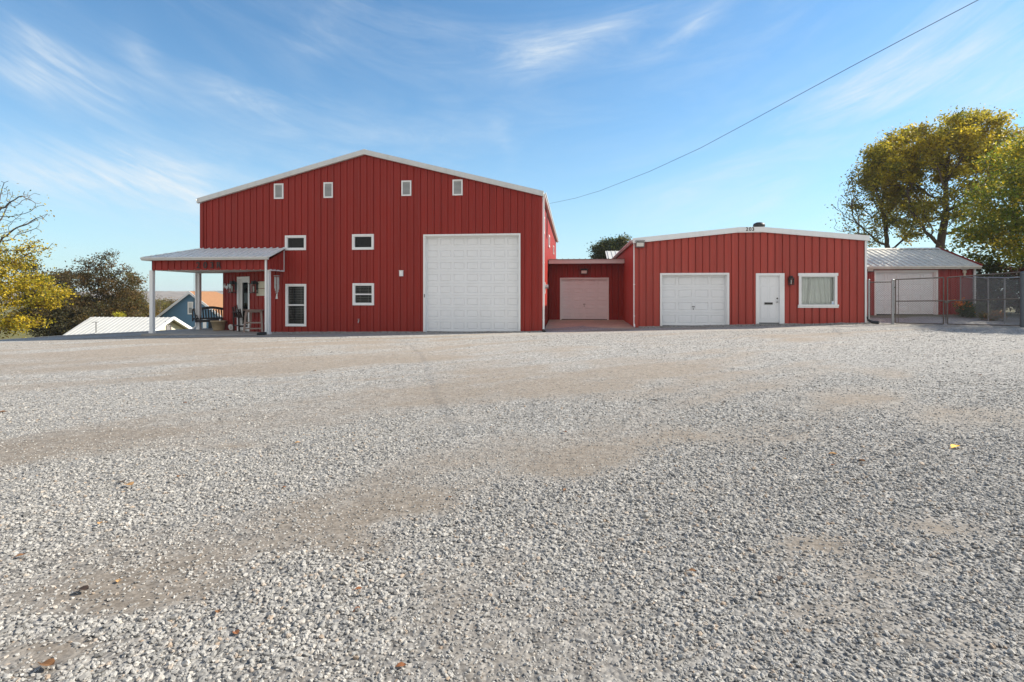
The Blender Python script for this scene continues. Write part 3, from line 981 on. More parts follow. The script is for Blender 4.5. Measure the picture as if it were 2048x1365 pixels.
ez, rz_ = 3.18, 3.67
A, B_, C_, D_ = Vector((-18.75, 22.12, ez)), Vector((-12.86, 22.12, ez)), Vector((-12.86, YF - .04, rz_)), Vector((XL, YF - .04, rz_))
sheet_roof(mb, A, B_, C_, D_, .3, .045, .03, w=.05)
E_, F_ = Vector((-18.75, 27.0, ez)), Vector((XL - .03, 25.6, rz_))
sheet_roof(mb, E_, A, D_ - Vector((.03, 0, 0)), F_, .3, .045, .03, w=.05)
pr = mb.build('porch_roof', 'roof_metal', barn)
mb = MB()
mb.bar(A + Vector((0, 0, .02)), D_ + Vector((0, 0, .02)), .10, .03); mb.build('hip_cap', 'roof_metal', pr); mb = MB()
mb.bar(Vector((-12.86, 22.12, ez + .012)), Vector((-12.86, YF - .04, rz_ + .012)), .10, .03)
mb.build('edge_trim', 'roof_metal', pr)
gutter('gutter', barn, (-18.75, 22.16, ez + .01), (-12.88, 22.16, ez + .01), (0, -1, 0), 'trim_grey', .125)
gutter('gutter', barn, (-18.71, 22.16, ez + .01), (-18.71, 26.9, ez + .01), (-1, 0, 0), 'trim_grey', .125)
pw = .155
for px, yy in ((304.5, PYF + .09), (536.5, PYF + .09), (398, 25.25)):
    c = P(px, 600, yy)
    mb = MB(); mb.box(c.x - pw / 2, c.x + pw / 2, yy - pw / 2, yy + pw / 2, slab_z, ZS + .002); mb.box(c.x - pw / 2 - .02, c.x + pw / 2 + .02, yy - pw / 2 - .02, yy + pw / 2 + .02, slab_z, slab_z + .09)
    mb.build('porch_post', 'white', barn)
c = P(529.5, 560, PYF - .1)
downspout('downspout', barn, c.x + .03, PYF - .06, slab_z - .05, ez - .12, kick=(-.0, -.15))
c2 = P(393, 560, 25.2)
downspout('downspout', barn, c2.x, 25.16, slab_z, ZS, w=.06, kick=(-.14, -.05))
mb = MB(); mb.box(-18.75, -12.80, 22.10, YF - .055, -.6, slab_z); mb.box(-18.75, CHX - .03, YF - .055, 26.4, -.6, slab_z - .002)
mb.build('porch_slab', 'concrete', barn)
# 203R numerals on the porch fascia
for ch, px in (('2', 396.5), ('0', 410.5), ('3', 424), ('R', 437.5)):
    c = P(px, 531.5, PYF - .05)
    text_mesh('house_number', ch, .37, .010, 'number', Matrix.Translation((c.x, PYF - .056, c.z)) @ Matrix.Rotation(math.pi / 2, 4, 'X'), barn, bold=.006)

# ================================================================== RED OFFICE BUILDING (right)
OX0, OX1, OY, OYB = 2.77, 12.39, 25.0, 38.5
OE = 2.56 + H; OP = 2.97 + H
oxp = (P(1476, 470, OY).x + P(1523, 470, OY).x) / 2; ohw = .55
office = thing('metal_office', (oxp, OY, gz(oxp, OY)), 'low faded red metal building with white door, garage door and curtained window', 'building')


def oroof(x):
    d = max(0, abs(x - oxp) - ohw)
    w = (oxp - ohw - OX0) if x < oxp else (OX1 - oxp - ohw)
    return OP - (OP - OE) * min(1.2, d / w)


og = rect(1320, 546.5, 1458, 650, OY); og = (og[0], og[1], gz((og[0] + og[1]) / 2, OY) - .0, og[3])
od = rect(1511, 547, 1568, 650, OY); odg = gz((od[0] + od[1]) / 2, OY)
ow = rect(1597, 550, 1673.5, 611, OY)
mb = MB()
siding(mb, (0, OY, 0), (1, 0, 0), (0, -1, 0), OX0, OX1, lambda x: -.9, lambda x: oroof(x) - .1, 'u', phase=OX0 + .16,
       holes=[(og[0] + .03, og[1] - .03, -3, og[3] - .03), (od[0] + .03, od[1] - .03, -3, od[3] - .03), inset(ow, .03)], knots=[oxp - ohw, oxp + ohw])
mb.build('front_wall', 'red_b', office)
mb = MB(); siding(mb, (OX0, 0, 0), (0, 1, 0), (-1, 0, 0), OY, OYB, lambda x: -.9, lambda x: OE - .1, 'u', phase=OY + .1); mb.build('side_wall', 'red_b', office)
mb = MB(); siding(mb, (OX1, 0, 0), (0, 1, 0), (1, 0, 0), OY, OYB, lambda x: -.9, lambda x: OE - .1, 'u', phase=OY + .1); mb.build('side_wall', 'red_b', office)
mb = MB(); siding(mb, (0, OYB, 0), (1, 0, 0), (0, 1, 0), OX0, OX1, lambda x: -.9, lambda x: oroof(x) - .1, 'u', knots=[oxp - ohw, oxp + ohw]); mb.build('rear_wall', 'red_b', office)
mb = MB()
for xa, xb in ((OX0 - .1, oxp - ohw), (OX1 + .1, oxp + ohw)):
    sheet_roof(mb, (xa, OY - .08, oroof(xa)), (xa, OYB + .1, oroof(xa)), (xb, OYB + .1, OP), (xb, OY - .08, OP), .6, .045, .08)
mb.extrude([(oxp - ohw, OY - .08, OP), (oxp + ohw, OY - .08, OP), (oxp + ohw, OYB + .1, OP), (oxp - ohw, OYB + .1, OP)], (0, 0, -.08))
orf = mb.build('roof', 'roof_white', office)
tri = MB()
xs = [OX0 - .12, oxp - ohw, oxp + ohw, OX1 + .12]
poly = [(x, OY - .14, oroof(x) + .03) for x in xs]
poly2 = [(x, OY - .14, oroof(x) - .205) for x in reversed(xs)]
for i in range(3):
    a, b = xs[i], xs[i + 1]
    tri.extrude([(a, OY - .14, oroof(a) - .135), (b, OY - .14, oroof(b) - .135), (b, OY - .14, oroof(b) + .03), (a, OY - .14, oroof(a) + .03)], (0, .058, 0))
    tri.extrude([(a, OY - .155, oroof(a) - .195), (b, OY - .155, oroof(b) - .195), (b, OY - .155, oroof(b) - .137), (a, OY - .155, oroof(a) - .137)], (0, .118, 0))
tri.build('rake_trim', 'white', office)
mb = MB(); mb.extrude([(oxp - ohw, OY - .170, OP - .16), (oxp + ohw, OY - .170, OP - .16), (oxp + ohw, OY - .170, OP + .035), (oxp - ohw, OY - .170, OP + .035)], (0, .013, 0))
mb.build('number_plate', 'white', office)
for ch, px in (('2', 1494), ('0', 1500.3), ('3', 1506.2)):
    c = P(px, 459, OY - .17)
    text_mesh('house_number', ch, .215, .004, 'number', Matrix.Translation((c.x, OY - .175, c.z)) @ Matrix.Rotation(math.pi / 2, 4, 'X'), office, bold=.004)
gutter('gutter', office, (OX0 - .08, OY - .06, OE - .03), (OX0 - .08, OYB, OE - .03), (-1, 0, 0), 'pink_trim', .12)
mb = MB(); mb.box(OX0 - .05, OX0 + .06, OY - .055, OY - .038, -.3, OE - .18); mb.build('corner_trim', 'red_b', office)
mb = MB(); mb.box(OX1 - .03, OX1 + .055, OY - .055, OY - .038, -.3, OE - .18); mb.box(OX1 + .040, OX1 + .055, OY - .0375, OY + .10, -.3, OE - .18); mb.build('corner_trim', 'white', office)
downspout('downspout', office, OX0 - .06, OY - .02, gz(OX0, OY), OE - .14, w=.06, kick=(.0, -.10), mat='white')
garage_door(office, *og, OY, 4, 4, t=.085, deep=.20)
# entry door
fb = MB(); t = .13
x0, x1, z0, z1 = od[0], od[1], odg, od[3]
fb.box(x0, x0 + t, OY - .06, OY + .12, z0 - .05, z1); fb.box(x1 - t - .06, x1, OY - .06, OY + .12, z0 - .05, z1); fb.box(x0 + t, x1 - t - .06, OY - .06, OY + .12, z1 - .10, z1)
lf = MB(); a, b, c, d = x0 + t, x1 - t - .06, z0 + .10, z1 - .10
hgt = d - c
lf.box(a, b, OY + .055, OY + .095, c, d)
# six raised panels
pm = MB()
for (q0, q1) in ((.80, .95), (.42, .77), (.08, .38)):
    for e0, e1 in ((.12, .46), (.54, .88)):
        panelled(lf, a + (b - a) * e0, a + (b - a) * e1, c + hgt * q0, c + hgt * q1, OY + .048, 1, 1, .004, .004, 0, .015, .022)
dd_ = lf.build('entry_door', 'white_door', office)
fb.build('frame', 'white', dd_)
sb = MB(); sb.box(a, b, OY + .03, OY + .1, z0 + .065, z0 + .10); sb.build('bottom_seal', 'black', dd_)
sb = MB(); sb.box(x0 + .02, x1 - .02, OY - .10, OY + .1, z0 - .06, z0 + .0645); sb.build('sill', 'galv', dd_)
sb = MB(); sb.box(a + (b - a) * .30, a + (b - a) * .69, OY + .030, OY + .0475, c + hgt * .385, c + hgt * .43); sb.build('mail_slot', 'dark_metal', dd_)
sb = MB(); sb.tube([(b - .075, OY + .02, c + hgt * .515), (b - .075, OY + .054, c + hgt * .515)], .032, 12); sb.build('deadbolt', 'dark_metal', dd_)
sb = MB(); sb.tube([(b - .075, OY + .035, c + hgt * .44), (b - .075, OY + .054, c + hgt * .44)], .034, 12); sb.sphere((b - .075, OY - .005, c + hgt * .44), .032, .028, .032); sb.tube([(b - .075, OY + .0, c + hgt * .44), (b - .075, OY + .04, c + hgt * .44)], .012, 8)
sb.build('door_knob', 'silver', dd_)
# curtained window
x0, x1, z0, z1 = ow
fb = MB(); t = .10
fb.box(x0, x0 + t, OY - .06, OY + .04, z0 + .03, z1 - .05); fb.box(x1 - t, x1, OY - .06, OY + .04, z0 + .03, z1 - .05)
fb.box(x0 - .03, x1 + .03, OY - .075, OY + .04, z1 - .05, z1 + .07); fb.box(x0 + t, x1 - t, OY - .06, OY + .04, z1 - .085, z1 - .0505)
fb.box(x0 - .035, x1 + .05, OY - .10, OY + .04, z0 - .04, z0 + .03); fb.box(x0 - .04, x1 + .045, OY - .07, OY + .03, z0 - .11, z0 - .0405)
wi = fb.build('window', 'white', office)
g = MB(); g.quad((x0 + t - .01, OY + .0, z0 + .02), (x1 - t + .01, OY + .0, z0 + .02), (x1 - t + .01, OY + .0, z1 - .08), (x0 + t - .01, OY + .0, z1 - .08)); g.build('pane', 'glass', wi)
sb = MB(); frame_rect(sb, x0 + t + .001, x1 - t - .001, z0 + .031, z1 - .086, .035, OY + .004, OY + .035); sb.build('sash', 'white', wi)
cb = MB()
nx, nz_ = 90, 14
vs = []
for i in range(nz_ + 1):
    v = i / nz_
    for k in range(nx + 1):
        u = k / nx
        x = x0 + t + (x1 - x0 - 2 * t) * u
        cen = (u - .5)
        sway = .10 * (1 - v)
        uu = u + (.16 * (1 - v) * (1 if cen < 0 else -1)) * (1 - abs(cen) * 2)
        yf = .018 * math.sin(uu * 62 + 2 * math.sin(uu * 9)) + .022 * math.sin(uu * 23 + 1.3) + .05 * math.exp(-((uu - .30) / .03) ** 2) + .05 * math.exp(-((uu - .76) / .035) ** 2) * (1 if u > .5 else 1)
        vs.append((x, OY + .14 - yf, z0 - .02 + (z1 - z0) * v))
fs = []
for i in range(nz_):
    for k in range(nx):
        p = i * (nx + 1) + k
        fs.append((p, p + 1, p + nx + 2, p + nx + 1))
cb.add(vs, fs, True); cb.build('curtain', 'curtain', wi)
rb = MB(); rb.box(x0 + .03, x1 - .03, OY + .22, OY + .7, z0 - .05, z1 + .02); rb.build('recess', 'interior', wi)
sb = MB(); sb.box(x1 - t - .11, x1 - t - .012, OY - .008, OY - .004, z0 + .045, z0 + .18); st_ = sb.build('sticker', 'white', wi)
sb = MB(); sb.box(x1 - t - .10, x1 - t - .022, OY - .010, OY - .0082, z0 + .055, z0 + .12); sb.box(x1 - t - .085, x1 - t - .045, OY - .010, OY - .0082, z0 + .13, z0 + .168)
sb.build('sticker', 'sticker', wi)
# roof vent
c = P(1518, 452, OY + 2.2)
mb = MB(); zb = oroof(c.x) - .02
mb.lathe([(.14, zb - 0), (.14, c.z - .06), (.25, c.z - .06), (.27, c.z + .02), (.24, c.z + .10), (.12, c.z + .155), (0.001, c.z + .17)], (c.x, OY + 2.2, 0), 18)
v_ = mb.build('roof_vent', 'black', office)
# drain pipe at the corner
c = P(1733, 640, OY - .05); gzz = gz(OX1 + .1, OY - .2)
mb = MB(); mb.tube([(OX1 + .09, OY - .05, gzz + .30), (OX1 + .10, OY - .10, gzz + .16), (OX1 + .17, OY - .25, gzz + .075), (OX1 + .34, OY - .42, gzz + .065)], [.055, .06, .065, .065], 12)
tag(mb.build('drain_pipe', 'black', None, base=(OX1 + .1, OY - .1, gzz)), 'black corrugated drain elbow lying at the low red building right corner', 'drain pipe')

# ================================================================== CONNECTOR GARAGE between the two
KY = 30.5
connector = thing('link_garage', ((XR + OX0) / 2, KY, gz(.7, KY)), 'recessed dark red garage with pinkish door between the two buildings', 'garage')
kd = rect(1120, 556, 1217.5, 640, KY); ks = -1.29 + H
kd = (kd[0], kd[1], ks, kd[3])
kt = P(1168, 531, KY).z
mb = MB()
siding(mb, (0, KY, 0), (1, 0, 0), (0, -1, 0), XR + .03, OX0 - .03, lambda x: -.6, lambda x: kt + .2, 'r', phase=XR + .12, holes=[(kd[0] + .03, kd[1] - .03, -3, kd[3] - .03)])
mb.build('front_wall', 'red', connector)
garage_door(connector, *kd, KY, 4, 5, t=.06, deep=.14)
kf = KY - .75
z_t, z_b = P(1168, 518.5, kf).z, P(1168, 527.5, kf).z
mb = MB(); mb.box(XR + .05, OX0 - .05, kf, kf + .03, z_b, z_t - .02); mb.box(XR + .05, OX0 - .05, kf - .02, kf + .0, z_t - .05, z_t - .018); mb.build('fascia', 'pink_trim', connector)
mb = MB(); mb.box(XR + .05, OX0 - .05, kf + .03, KY - .04, z_b, z_b + .02); mb.build('soffit', 'trim_red', connector)
mb = MB(); sheet_roof(mb, (XR + .04, kf - .04, z_t), (OX0 - .04, kf - .04, z_t), (OX0 - .04, 37.5, z_t + .20), (XR + .04, 37.5, z_t + .20), .3048, .032, .02); mb.build('roof', 'rusty', connector)
mb = MB(); mb.box(XR + .06, OX0 - .06, 37.4, 37.5, -.6, z_t + .15); mb.build('rear_wall', 'red', connector)
mb = MB()
zf = gz(.7, 24.0) + .02
mb.extrude([(XR + .10, 24.1, -1.535 + H), (OX0 - .12, 24.6, -1.40 + H), (OX0 - .04, KY, ks), (XR + .04, KY, ks)], (0, 0, -.14))
tag(mb.build('concrete_apron', 'concrete_rust', None, base=(.7, 27, 0)), kind='structure')
# light metal roof seen beyond the connector
mb = MB()
p0 = P(1214, 518, 40); p1 = P(1262, 518, 40)
far_roof = thing('metal_shed', (p0.x + 1, 41, gz(p0.x, 41)), 'pale metal shed roof peeking above the recessed garage', 'shed')
sheet_roof(mb, (p0.x, 40, p0.z), (p1.x, 40, p1.z), (p1.x, 42.2, P(1240, 502.5, 42.2).z), (p0.x, 42.2, P(1215, 502.5, 42.2).z), .3, .03, .04); mb.build('roof', 'roof_white', far_roof)
mb = MB(); mb.box(p0.x + .1, p1.x - .1, 40.2, 44, 0, p0.z); mb.build('wall', 'red_dark', far_roof)

# ================================================================== BACK SHED (right)
SX0, SX1, SY = 12.95, 19.25, 29.0
shed = thing('garage_shed', (16, SY, gz(16, SY)), 'small dark red shed garage with weathered metal roof behind the chain link gate', 'shed')
se = P(1830, 533, SY - .25).z; sr = P(1800, 498, 31.9).z
sdoor = rect(1748, 541, 1875, 627.5, SY)
sg = gz(16.5, SY); sdoor = (sdoor[0], sdoor[1], sg, sdoor[3])
mb = MB(); siding(mb, (0, SY, 0), (1, 0, 0), (0, -1, 0), SX0, SX1, lambda x: -.2, lambda x: se - .02, 'r', phase=SX0 + .1, holes=[(sdoor[0] + .03, sdoor[1] - .03, -3, sdoor[3] - .03)]); mb.build('front_wall', 'red_dark', shed)
for xx, nx_ in ((SX0, -1), (SX1, 1)):
    mb = MB(); siding(mb, (xx, 0, 0), (0, 1, 0), (nx_, 0, 0), SY, 34.8, lambda x: -.2, lambda x: sr - .05 - abs(x - 31.9) / 2.9 * (sr - se), 'r', phase=SY, knots=[31.9]); mb.build('side_wall', 'red_dark', shed)
mb = MB(); mb.box(SX0, SX1, 34.75, 34.8, -.2, se); mb.build('rear_wall', 'red_dark', shed)
mb = MB()
sheet_roof(mb, (SX0 - .3, SY - .25, se), (SX1 + .25, SY - .25, se), (SX1 + .25, 31.9, sr), (SX0 - .3, 31.9, sr), .3, .035, .05, w=.045)
sheet_roof(mb, (SX1 + .25, 35.05, se), (SX0 - .3, 35.05, se), (SX0 - .3, 31.9, sr), (SX1 + .25, 31.9, sr), .3, .035, .05, w=.045)
srf = mb.build('roof', 'roof_metal_old', shed)
mb = MB(); mb.extrude([(SX0 - .3, 31.65, sr - .05), (SX0 - .3, 31.9, sr + .05), (SX0 - .3, 32.15, sr - .05), (SX0 - .3, 31.9, sr + .025)], (SX1 - SX0 + .55, 0, 0)); mb.build('ridge_cap', 'roof_metal_old', srf)
mb = MB(); mb.bar((SX1 + .275, SY - .25, se), (SX1 + .275, 31.9, sr), .045, .15, up=(0, 0, 1)); mb.bar((SX1 + .275, 35.05, se), (SX1 + .275, 31.9, sr), .045, .15); mb.build('rake_trim', 'red', shed)
gutter('gutter', shed, (SX0 - .3, SY - .24, se + .0), (SX1 + .2, SY - .24, se + .0), (0, -1, 0), 'roof_metal_old', .14)
garage_door(shed, *sdoor, SY, 5, 4, t=.085, deep=.14, handle=False)
c = P(1949, 580, SY - .1)
downspout('downspout', shed, SX1 + .06, SY - .08, gz(SX1, SY), se - .1, w=.09, d=.07, kick=(.0, -.12))
# skull ornament with a bar of horns
c = P(1928, 545, SY - .06)
orn = thing('wall_ornament', (c.x, SY - .05, c.z - .2), 'pale bone-like skull ornament with level top bar on the shed wall', 'ornament')
mb = MB(); mb.sphere((c.x, SY - .10, c.z + .02), .085, .055, .11, 14, 10); mb.sphere((c.x, SY - .10, c.z - .15), .045, .045, .11, 12, 8); mb.build('skull', 'ivory', orn)
mb = MB(); mb.tube([(c.x - .17, SY - .11, c.z + .155), (c.x - .07, SY - .10, c.z + .125), (c.x + .07, SY - .10, c.z + .125), (c.x + .17, SY - .11, c.z + .155)], [.016, .03, .03, .016], 8); mb.build('horns', 'white', orn)

# ================================================================== LAMPS, SIGNS, SMALL FITTINGS
def floodlight(c, label, sx=1.0, mat='floodgrey'):
    """c: front face centre on the wall; faces -Y"""
    t = thing('floodlight', (c[0], c[1], c[2]), label, 'wall lamp', 'flood lights on the red buildings')
    x, y, z = c
    mb = MB()
    w, h, d = .19 * sx, .17 * sx, .15 * sx
    mb.extrude([(x - w, y, z - h * .75), (x - w, y, z + h * .85), (x - w, y - d * 1.2, z + h * .55), (x - w, y - d * .95, z - h * .65)], (2 * w, 0, 0))
    mb.box(x - w * 1.08, x + w * 1.08, y - d * 1.3, y - .002, z + h * .86, z + h * 1.02)
    mb.build('housing', mat, t)
    mb = MB(); mb.extrude([(x - w * .78, y - d * .995, z - h * .5), (x + w * .78, y - d * .995, z - h * .5), (x + w * .78, y - d * 1.19, z + h * .42), (x - w * .78, y - d * 1.19, z + h * .42)], (0, -.012, 0)); mb.build('lens', 'lens', t)
    return t


c = P(1279, 490, OY - .05); floodlight((c.x + .01, OY - .055, c.z), 'grey flood light under the low building left roof corner')
c = P(1168, 544.5, KY - .05); floodlight((c.x, KY - .05, c.z), 'dark flood light above the recessed pinkish garage door', 1.0, 'dark_metal')
c = P(1738, 540, SY - .05); floodlight((c.x, SY - .05, c.z), 'small grey flood light beside the back shed garage door', .85)


def lantern(c, nrm, label, s=1.0):
    t = thing('wall_lantern', tuple(c), label, 'lantern', 'black wall lanterns')
    c = Vector(c); n = Vector(nrm).normalized(); u = Vector((-n.y, n.x, 0))
    R4 = Matrix(((u.x, -n.x, 0, c.x), (u.y, -n.y, 0, c.y), (0, 0, 1, c.z), (0, 0, 0, 1)))   # y goes into the wall
    mb = MB(); mb.box(-.06 * s, .06 * s, -.025, 0, -.12 * s, .20 * s, R4); mb.tube([R4 @ Vector((0, -.02, .15 * s)), R4 @ Vector((0, -.10 * s, .24 * s)), R4 @ Vector((0, -.16 * s, .20 * s))], .014 * s, 6)
    mb.build('bracket', 'black', t)
    w = .10 * s; yc = -.16 * s
    mb = MB()
    for sx in (-1, 1):
        for sy in (-1, 1):
            mb.bar(R4 @ Vector((sx * w, yc + sy * w, -.22 * s)), R4 @ Vector((sx * w, yc + sy * w, .10 * s)), .016, .016, up=(1, 0, 0))
    mb.box(-w * 1.12, w * 1.12, yc - w * 1.12, yc + w * 1.12, -.245 * s, -.22 * s, R4)
    mb.box(-w * 1.3, w * 1.3, yc - w * 1.3, yc + w * 1.3, .10 * s, .125 * s, R4)
    mb.box(-w * .62, w * .62, yc - w * .62, yc + w * .62, .125 * s, .215 * s, R4)
    mb.build('cage', 'black', t)
    mb = MB()
    for q in (((-w, yc - w), (w, yc - w)), ((-w, yc + w), (-w, yc - w)), ((w, yc - w), (w, yc + w))):
        (a, b), (e, f) = q
        mb.quad(R4 @ Vector((a, b, -.22 * s)), R4 @ Vector((e, f, -.22 * s)), R4 @ Vector((e, f, .1 * s)), R4 @ Vector((a, b, .1 * s)))
    mb.build('glass', 'glass', t)
    mb = MB(); mb.tube([R4 @ Vector((0, yc, -.2 * s)), R4 @ Vector((0, yc, -.06 * s))], .02 * s, 8); mb.sphere(R4 @ Vector((0, yc, -.02 * s)), .022 * s, .022 * s, .045 * s, 8, 6); mb.build('bulb', 'lens', t)
    return t


lantern(P(1580, 561, OY - .04), (0, -1, 0), 'black wall lantern between the white entry door and curtained window', .85)
for px, lab in ((472, 'black lantern on the porch wall left of the glazed door'), (515, 'black lantern on the porch wall right of the glazed door')):
    c = PP(px, 574, org + dn * .04, dn)
    lantern(c, dn, lab, 1.2)

# HOME sign
hs0 = PP(446.5, 573, org + dn * .07, dn); hs1 = PP(465, 573, org + dn * .06, dn)
home = thing('home_sign', tuple(hs0), 'white cut-out HOME sign with a heart beside the left porch lantern', 'sign')
rotz = math.atan2(du.y, du.x)
for k, ch in enumerate('H\u2665ME'):
    pos = hs0.lerp(hs1, (k + .4) / 4)
    if k == 1:
        mb = MB(); hh = []
        for q in range(28):
            tt = 2 * math.pi * q / 28
            hx_ = 16 * math.sin(tt) ** 3; hz_ = 13 * math.cos(tt) - 5 * math.cos(2 * tt) - 2 * math.cos(3 * tt) - math.cos(4 * tt)
            hh.append(pos + du * (hx_ * .0062) + Vector((0, 0, hz_ * .0068 - .05)))
        mb.extrude(hh, -dn * .02); mb.build('heart', 'white', home)
    else:
        text_mesh('letter', ch, .32, .01, 'white', Matrix.Translation(pos) @ Matrix.Rotation(rotz, 4, 'Z') @ Matrix.Rotation(math.pi / 2, 4, 'X'), home, bold=.006)
# two cream boards on the porch wall
b0 = PP(514, 563, org + dn * .04, dn); b1 = PP(534, 563, org + dn * .04, dn)
s_a = (b0 - org).dot(du); s_b = min((b1 - org).dot(du), dl - .05)
for (ya, yb, lab) in ((563.5, 577, 'upper cream wooden board on the porch wall right of the lantern'), (578, 592, 'lower cream wooden board on the porch wall right of the lantern')):
    zt_, zb_ = PP(518, ya, org + dn * .04, dn).z, PP(518, yb, org + dn * .04, dn).z
    mb = MB()
    nb_ = 5
    for k in range(nb_):
        q0 = s_a + (s_b - s_a) * k / nb_; q1 = s_a + (s_b - s_a) * (k + 1) / nb_ - .006
        mb.box(q0, q1, -.062, -.040, zb_, zt_, MW)
    mb.box(s_a + .02, s_b - .02, -.0395, -.036, zb_ + .03, zt_ - .03, MW)
    tag(mb.build('wooden_sign', 'cream', None, base=org + du * s_a + Vector((0, 0, zb_))), lab, 'sign', 'cream boards on the porch wall')
# wind chime
c = P(553.5, 552, YF - .45)
ch_ = thing('wind_chime', (c.x, YF - .45, c.z - .9), 'silver tube wind chime hanging at the porch right end', 'wind chime')
mb = MB(); mb.lathe([(.001, .012), (.125, .012), (.13, 0), (.125, -.012), (.001, -.012)], (c.x, YF - .45, c.z), 18); mb.build('ring', 'silver', ch_)
for k in range(6):
    a = k * math.pi / 3 + .3; ln = (.55, .66, .72, .5, .6, .78)[k]
    mb = MB(); x, y = c.x + .085 * math.cos(a), YF - .45 + .085 * math.sin(a)
    mb.tube([(x, y, c.z - .06 - ln), (x, y, c.z - .06)], .015, 8); mb.tube([(x, y, c.z - .06), (x, y, c.z)], .003, 4); mb.build('tube', 'silver', ch_)
mb = MB(); mb.tube([(c.x, YF - .45, c.z - 1.0), (c.x, YF - .45, ZS + .4 if False else c.z + .22)], .004, 4); mb.lathe([(.04, 0), (.04, -.02), (.001, -.02)], (c.x, YF - .45, c.z - .4), 12); mb.build('cord', 'dark_metal', ch_)
mb = MB(); mb.extrude([(c.x - .055, YF - .455, c.z - 1.02), (c.x + .055, YF - .455, c.z - 1.02), (c.x + .02, YF - .455, c.z - .80), (c.x - .02, YF - .455, c.z - .80)], (0, .01, 0)); mb.build('sail', 'silver', ch_)
# small boxes and taps
c = P(803, 547.5, YF - .05); mb = MB()
mb.box(c.x - .08, c.x + .08, YF - .12, YF - .036, c.z - .12, c.z + .11); mb.box(c.x - .09, c.x + .09, YF - .14, YF - .0365, c.z + .1105, c.z + .135); mb.box(c.x - .05, c.x + .05, YF - .128, YF - .1205, c.z - .09, c.z + .02)
tag(mb.build('sensor_box', 'white', None, base=(c.x, YF - .05, c.z)), 'small white box on the red wall left of the big door', 'box')
c = P(718, 643, YF - .05); mb = MB()
mb.tube([(c.x, YF - .02, c.z + .02), (c.x, YF - .12, c.z + .02)], .02, 8); mb.tube([(c.x, YF - .11, c.z + .03), (c.x, YF - .14, c.z - .07)], .02, 8); mb.tube([(c.x, YF - .10, c.z + .02), (c.x, YF - .10, c.z + .09)], .01, 6); mb.lathe([(.045, 0), (.05, .01), (.045, .02), (.001, .02)], (c.x, YF - .10, c.z + .085), 10)
tag(mb.build('garden_tap', 'silver', None, base=(c.x, YF - .05, c.z)), 'small metal garden tap low on the tall red wall', 'tap')
c = PX(1086.5, 575, XR + .05)
met = thing('electric_meter', (XR, c.y, gz(XR, c.y)), 'grey electric meter and conduit on the sunlit side of the tall red building', 'meter')
mb = MB(); mb.box(XR + .036, XR + .14, c.y - .16, c.y + .16, c.z - .28, c.z + .22); mb.build('box', 'meter', met)
mb = MB(); mb.tube([(XR + .14, c.y, c.z + .03), (XR + .27, c.y, c.z + .03)], .09, 14); mb.build('dial', 'silver', met)
mb = MB(); mb.tube([(XR + .08, c.y, c.z + .22), (XR + .08, c.y, ZE - .5)], .025, 8); mb.tube([(XR + .08, c.y, c.z - .28), (XR + .08, c.y, gz(XR + .1, c.y) - .05)], .03, 8); mb.build('conduit', 'meter', met)
c = PX(1245.5, 568, OX0 - .04); mb = MB()
mb.box(OX0 - .10, OX0 - .036, c.y - .22, c.y + .22, c.z - .22, c.z + .22); mb.box(OX0 - .112, OX0 - .1005, c.y - .19, c.y + .19, c.z - .19, c.z + .19)
tag(mb.build('breaker_box', 'white', None, base=(OX0 - .04, c.y, c.z)), 'pale box on the low building side wall beside the recessed garage', 'box')
# splash elbow at the porch post
c = P(530, 668, PYF - .15); gq = gz(c.x, PYF - .3)
mb = MB(); mb.tube([(c.x + .05, PYF - .16, gq + .06), (c.x - .02, PYF - .28, gq + .05), (c.x - .12, PYF - .5, gq + .04)], [.07, .075, .075], 10)
tag(mb.build('drain_pipe', 'black', None, base=(c.x, PYF - .3, gq)), 'black drain elbow on the gravel at the porch right post', 'drain pipe')
c = P(1082, 661, YF); gq = gz(XR + .1, YF - .2)
mb = MB(); mb.tube([(XR + .11, YF - .10, gq + .07), (XR + .12, YF - .2, gq + .05), (XR + .16, YF - .38, gq + .04)], [.06, .06, .06], 10)
tag(mb.build('drain_pipe', 'black', None, base=(XR + .1, YF - .2, gq)), 'black drain elbow at the tall building right downspout foot', 'drain pipe')

# ================================================================== PORCH FURNITURE
def at_porch(px, py=None):
    """point on the slab under a pixel column, given the pixel row of the foot"""
    d = ray(px, py); t = (slab_z - H) / d.z
    return Vector((0, 0, H)) + d * t


sw = thing('porch_swing', (0, 0, 0), 'dark slatted porch swing bench hanging at the porch left end', 'swing bench')
ln = 1.62
mb = MB()
for k in range(5): mb.box(-ln / 2, ln / 2, -.24 + k * .105, -.24 + k * .105 + .088, .45, .475)
mb.box(-ln / 2, ln / 2, -.27, -.2402, .37, .47)
mb.build('seat', 'bench', sw, local=True)
mb = MB()
for k in range(13):
    x = -ln / 2 + .09 + k * (ln - .18) / 12
    arch = .07 * math.cos(math.pi * x / ln) 
    mb.bar((x, .26, .50), (x, .38, .90 + arch), .062, .02, up=(0, 1, 0))
mb.build('slats', 'bench', sw, local=True)
mb = MB()
seg = 18
for k in range(seg):
    xa, xb = -ln / 2 + ln * k / seg, -ln / 2 + ln * (k + 1) / seg
    za, zb = .90 + .10 * math.cos(math.pi * xa / ln) ** 2, .90 + .10 * math.cos(math.pi * xb / ln) ** 2
    mb.extrude([(xa, .365, za), (xb, .365, zb), (xb, .365, zb + .13), (xa, .365, za + .13)], (0, .035, 0))
mb.bar((-ln / 2, .262, .53), (ln / 2, .262, .53), .03, .08)
mb.build('top_rail', 'bench', sw, local=True)
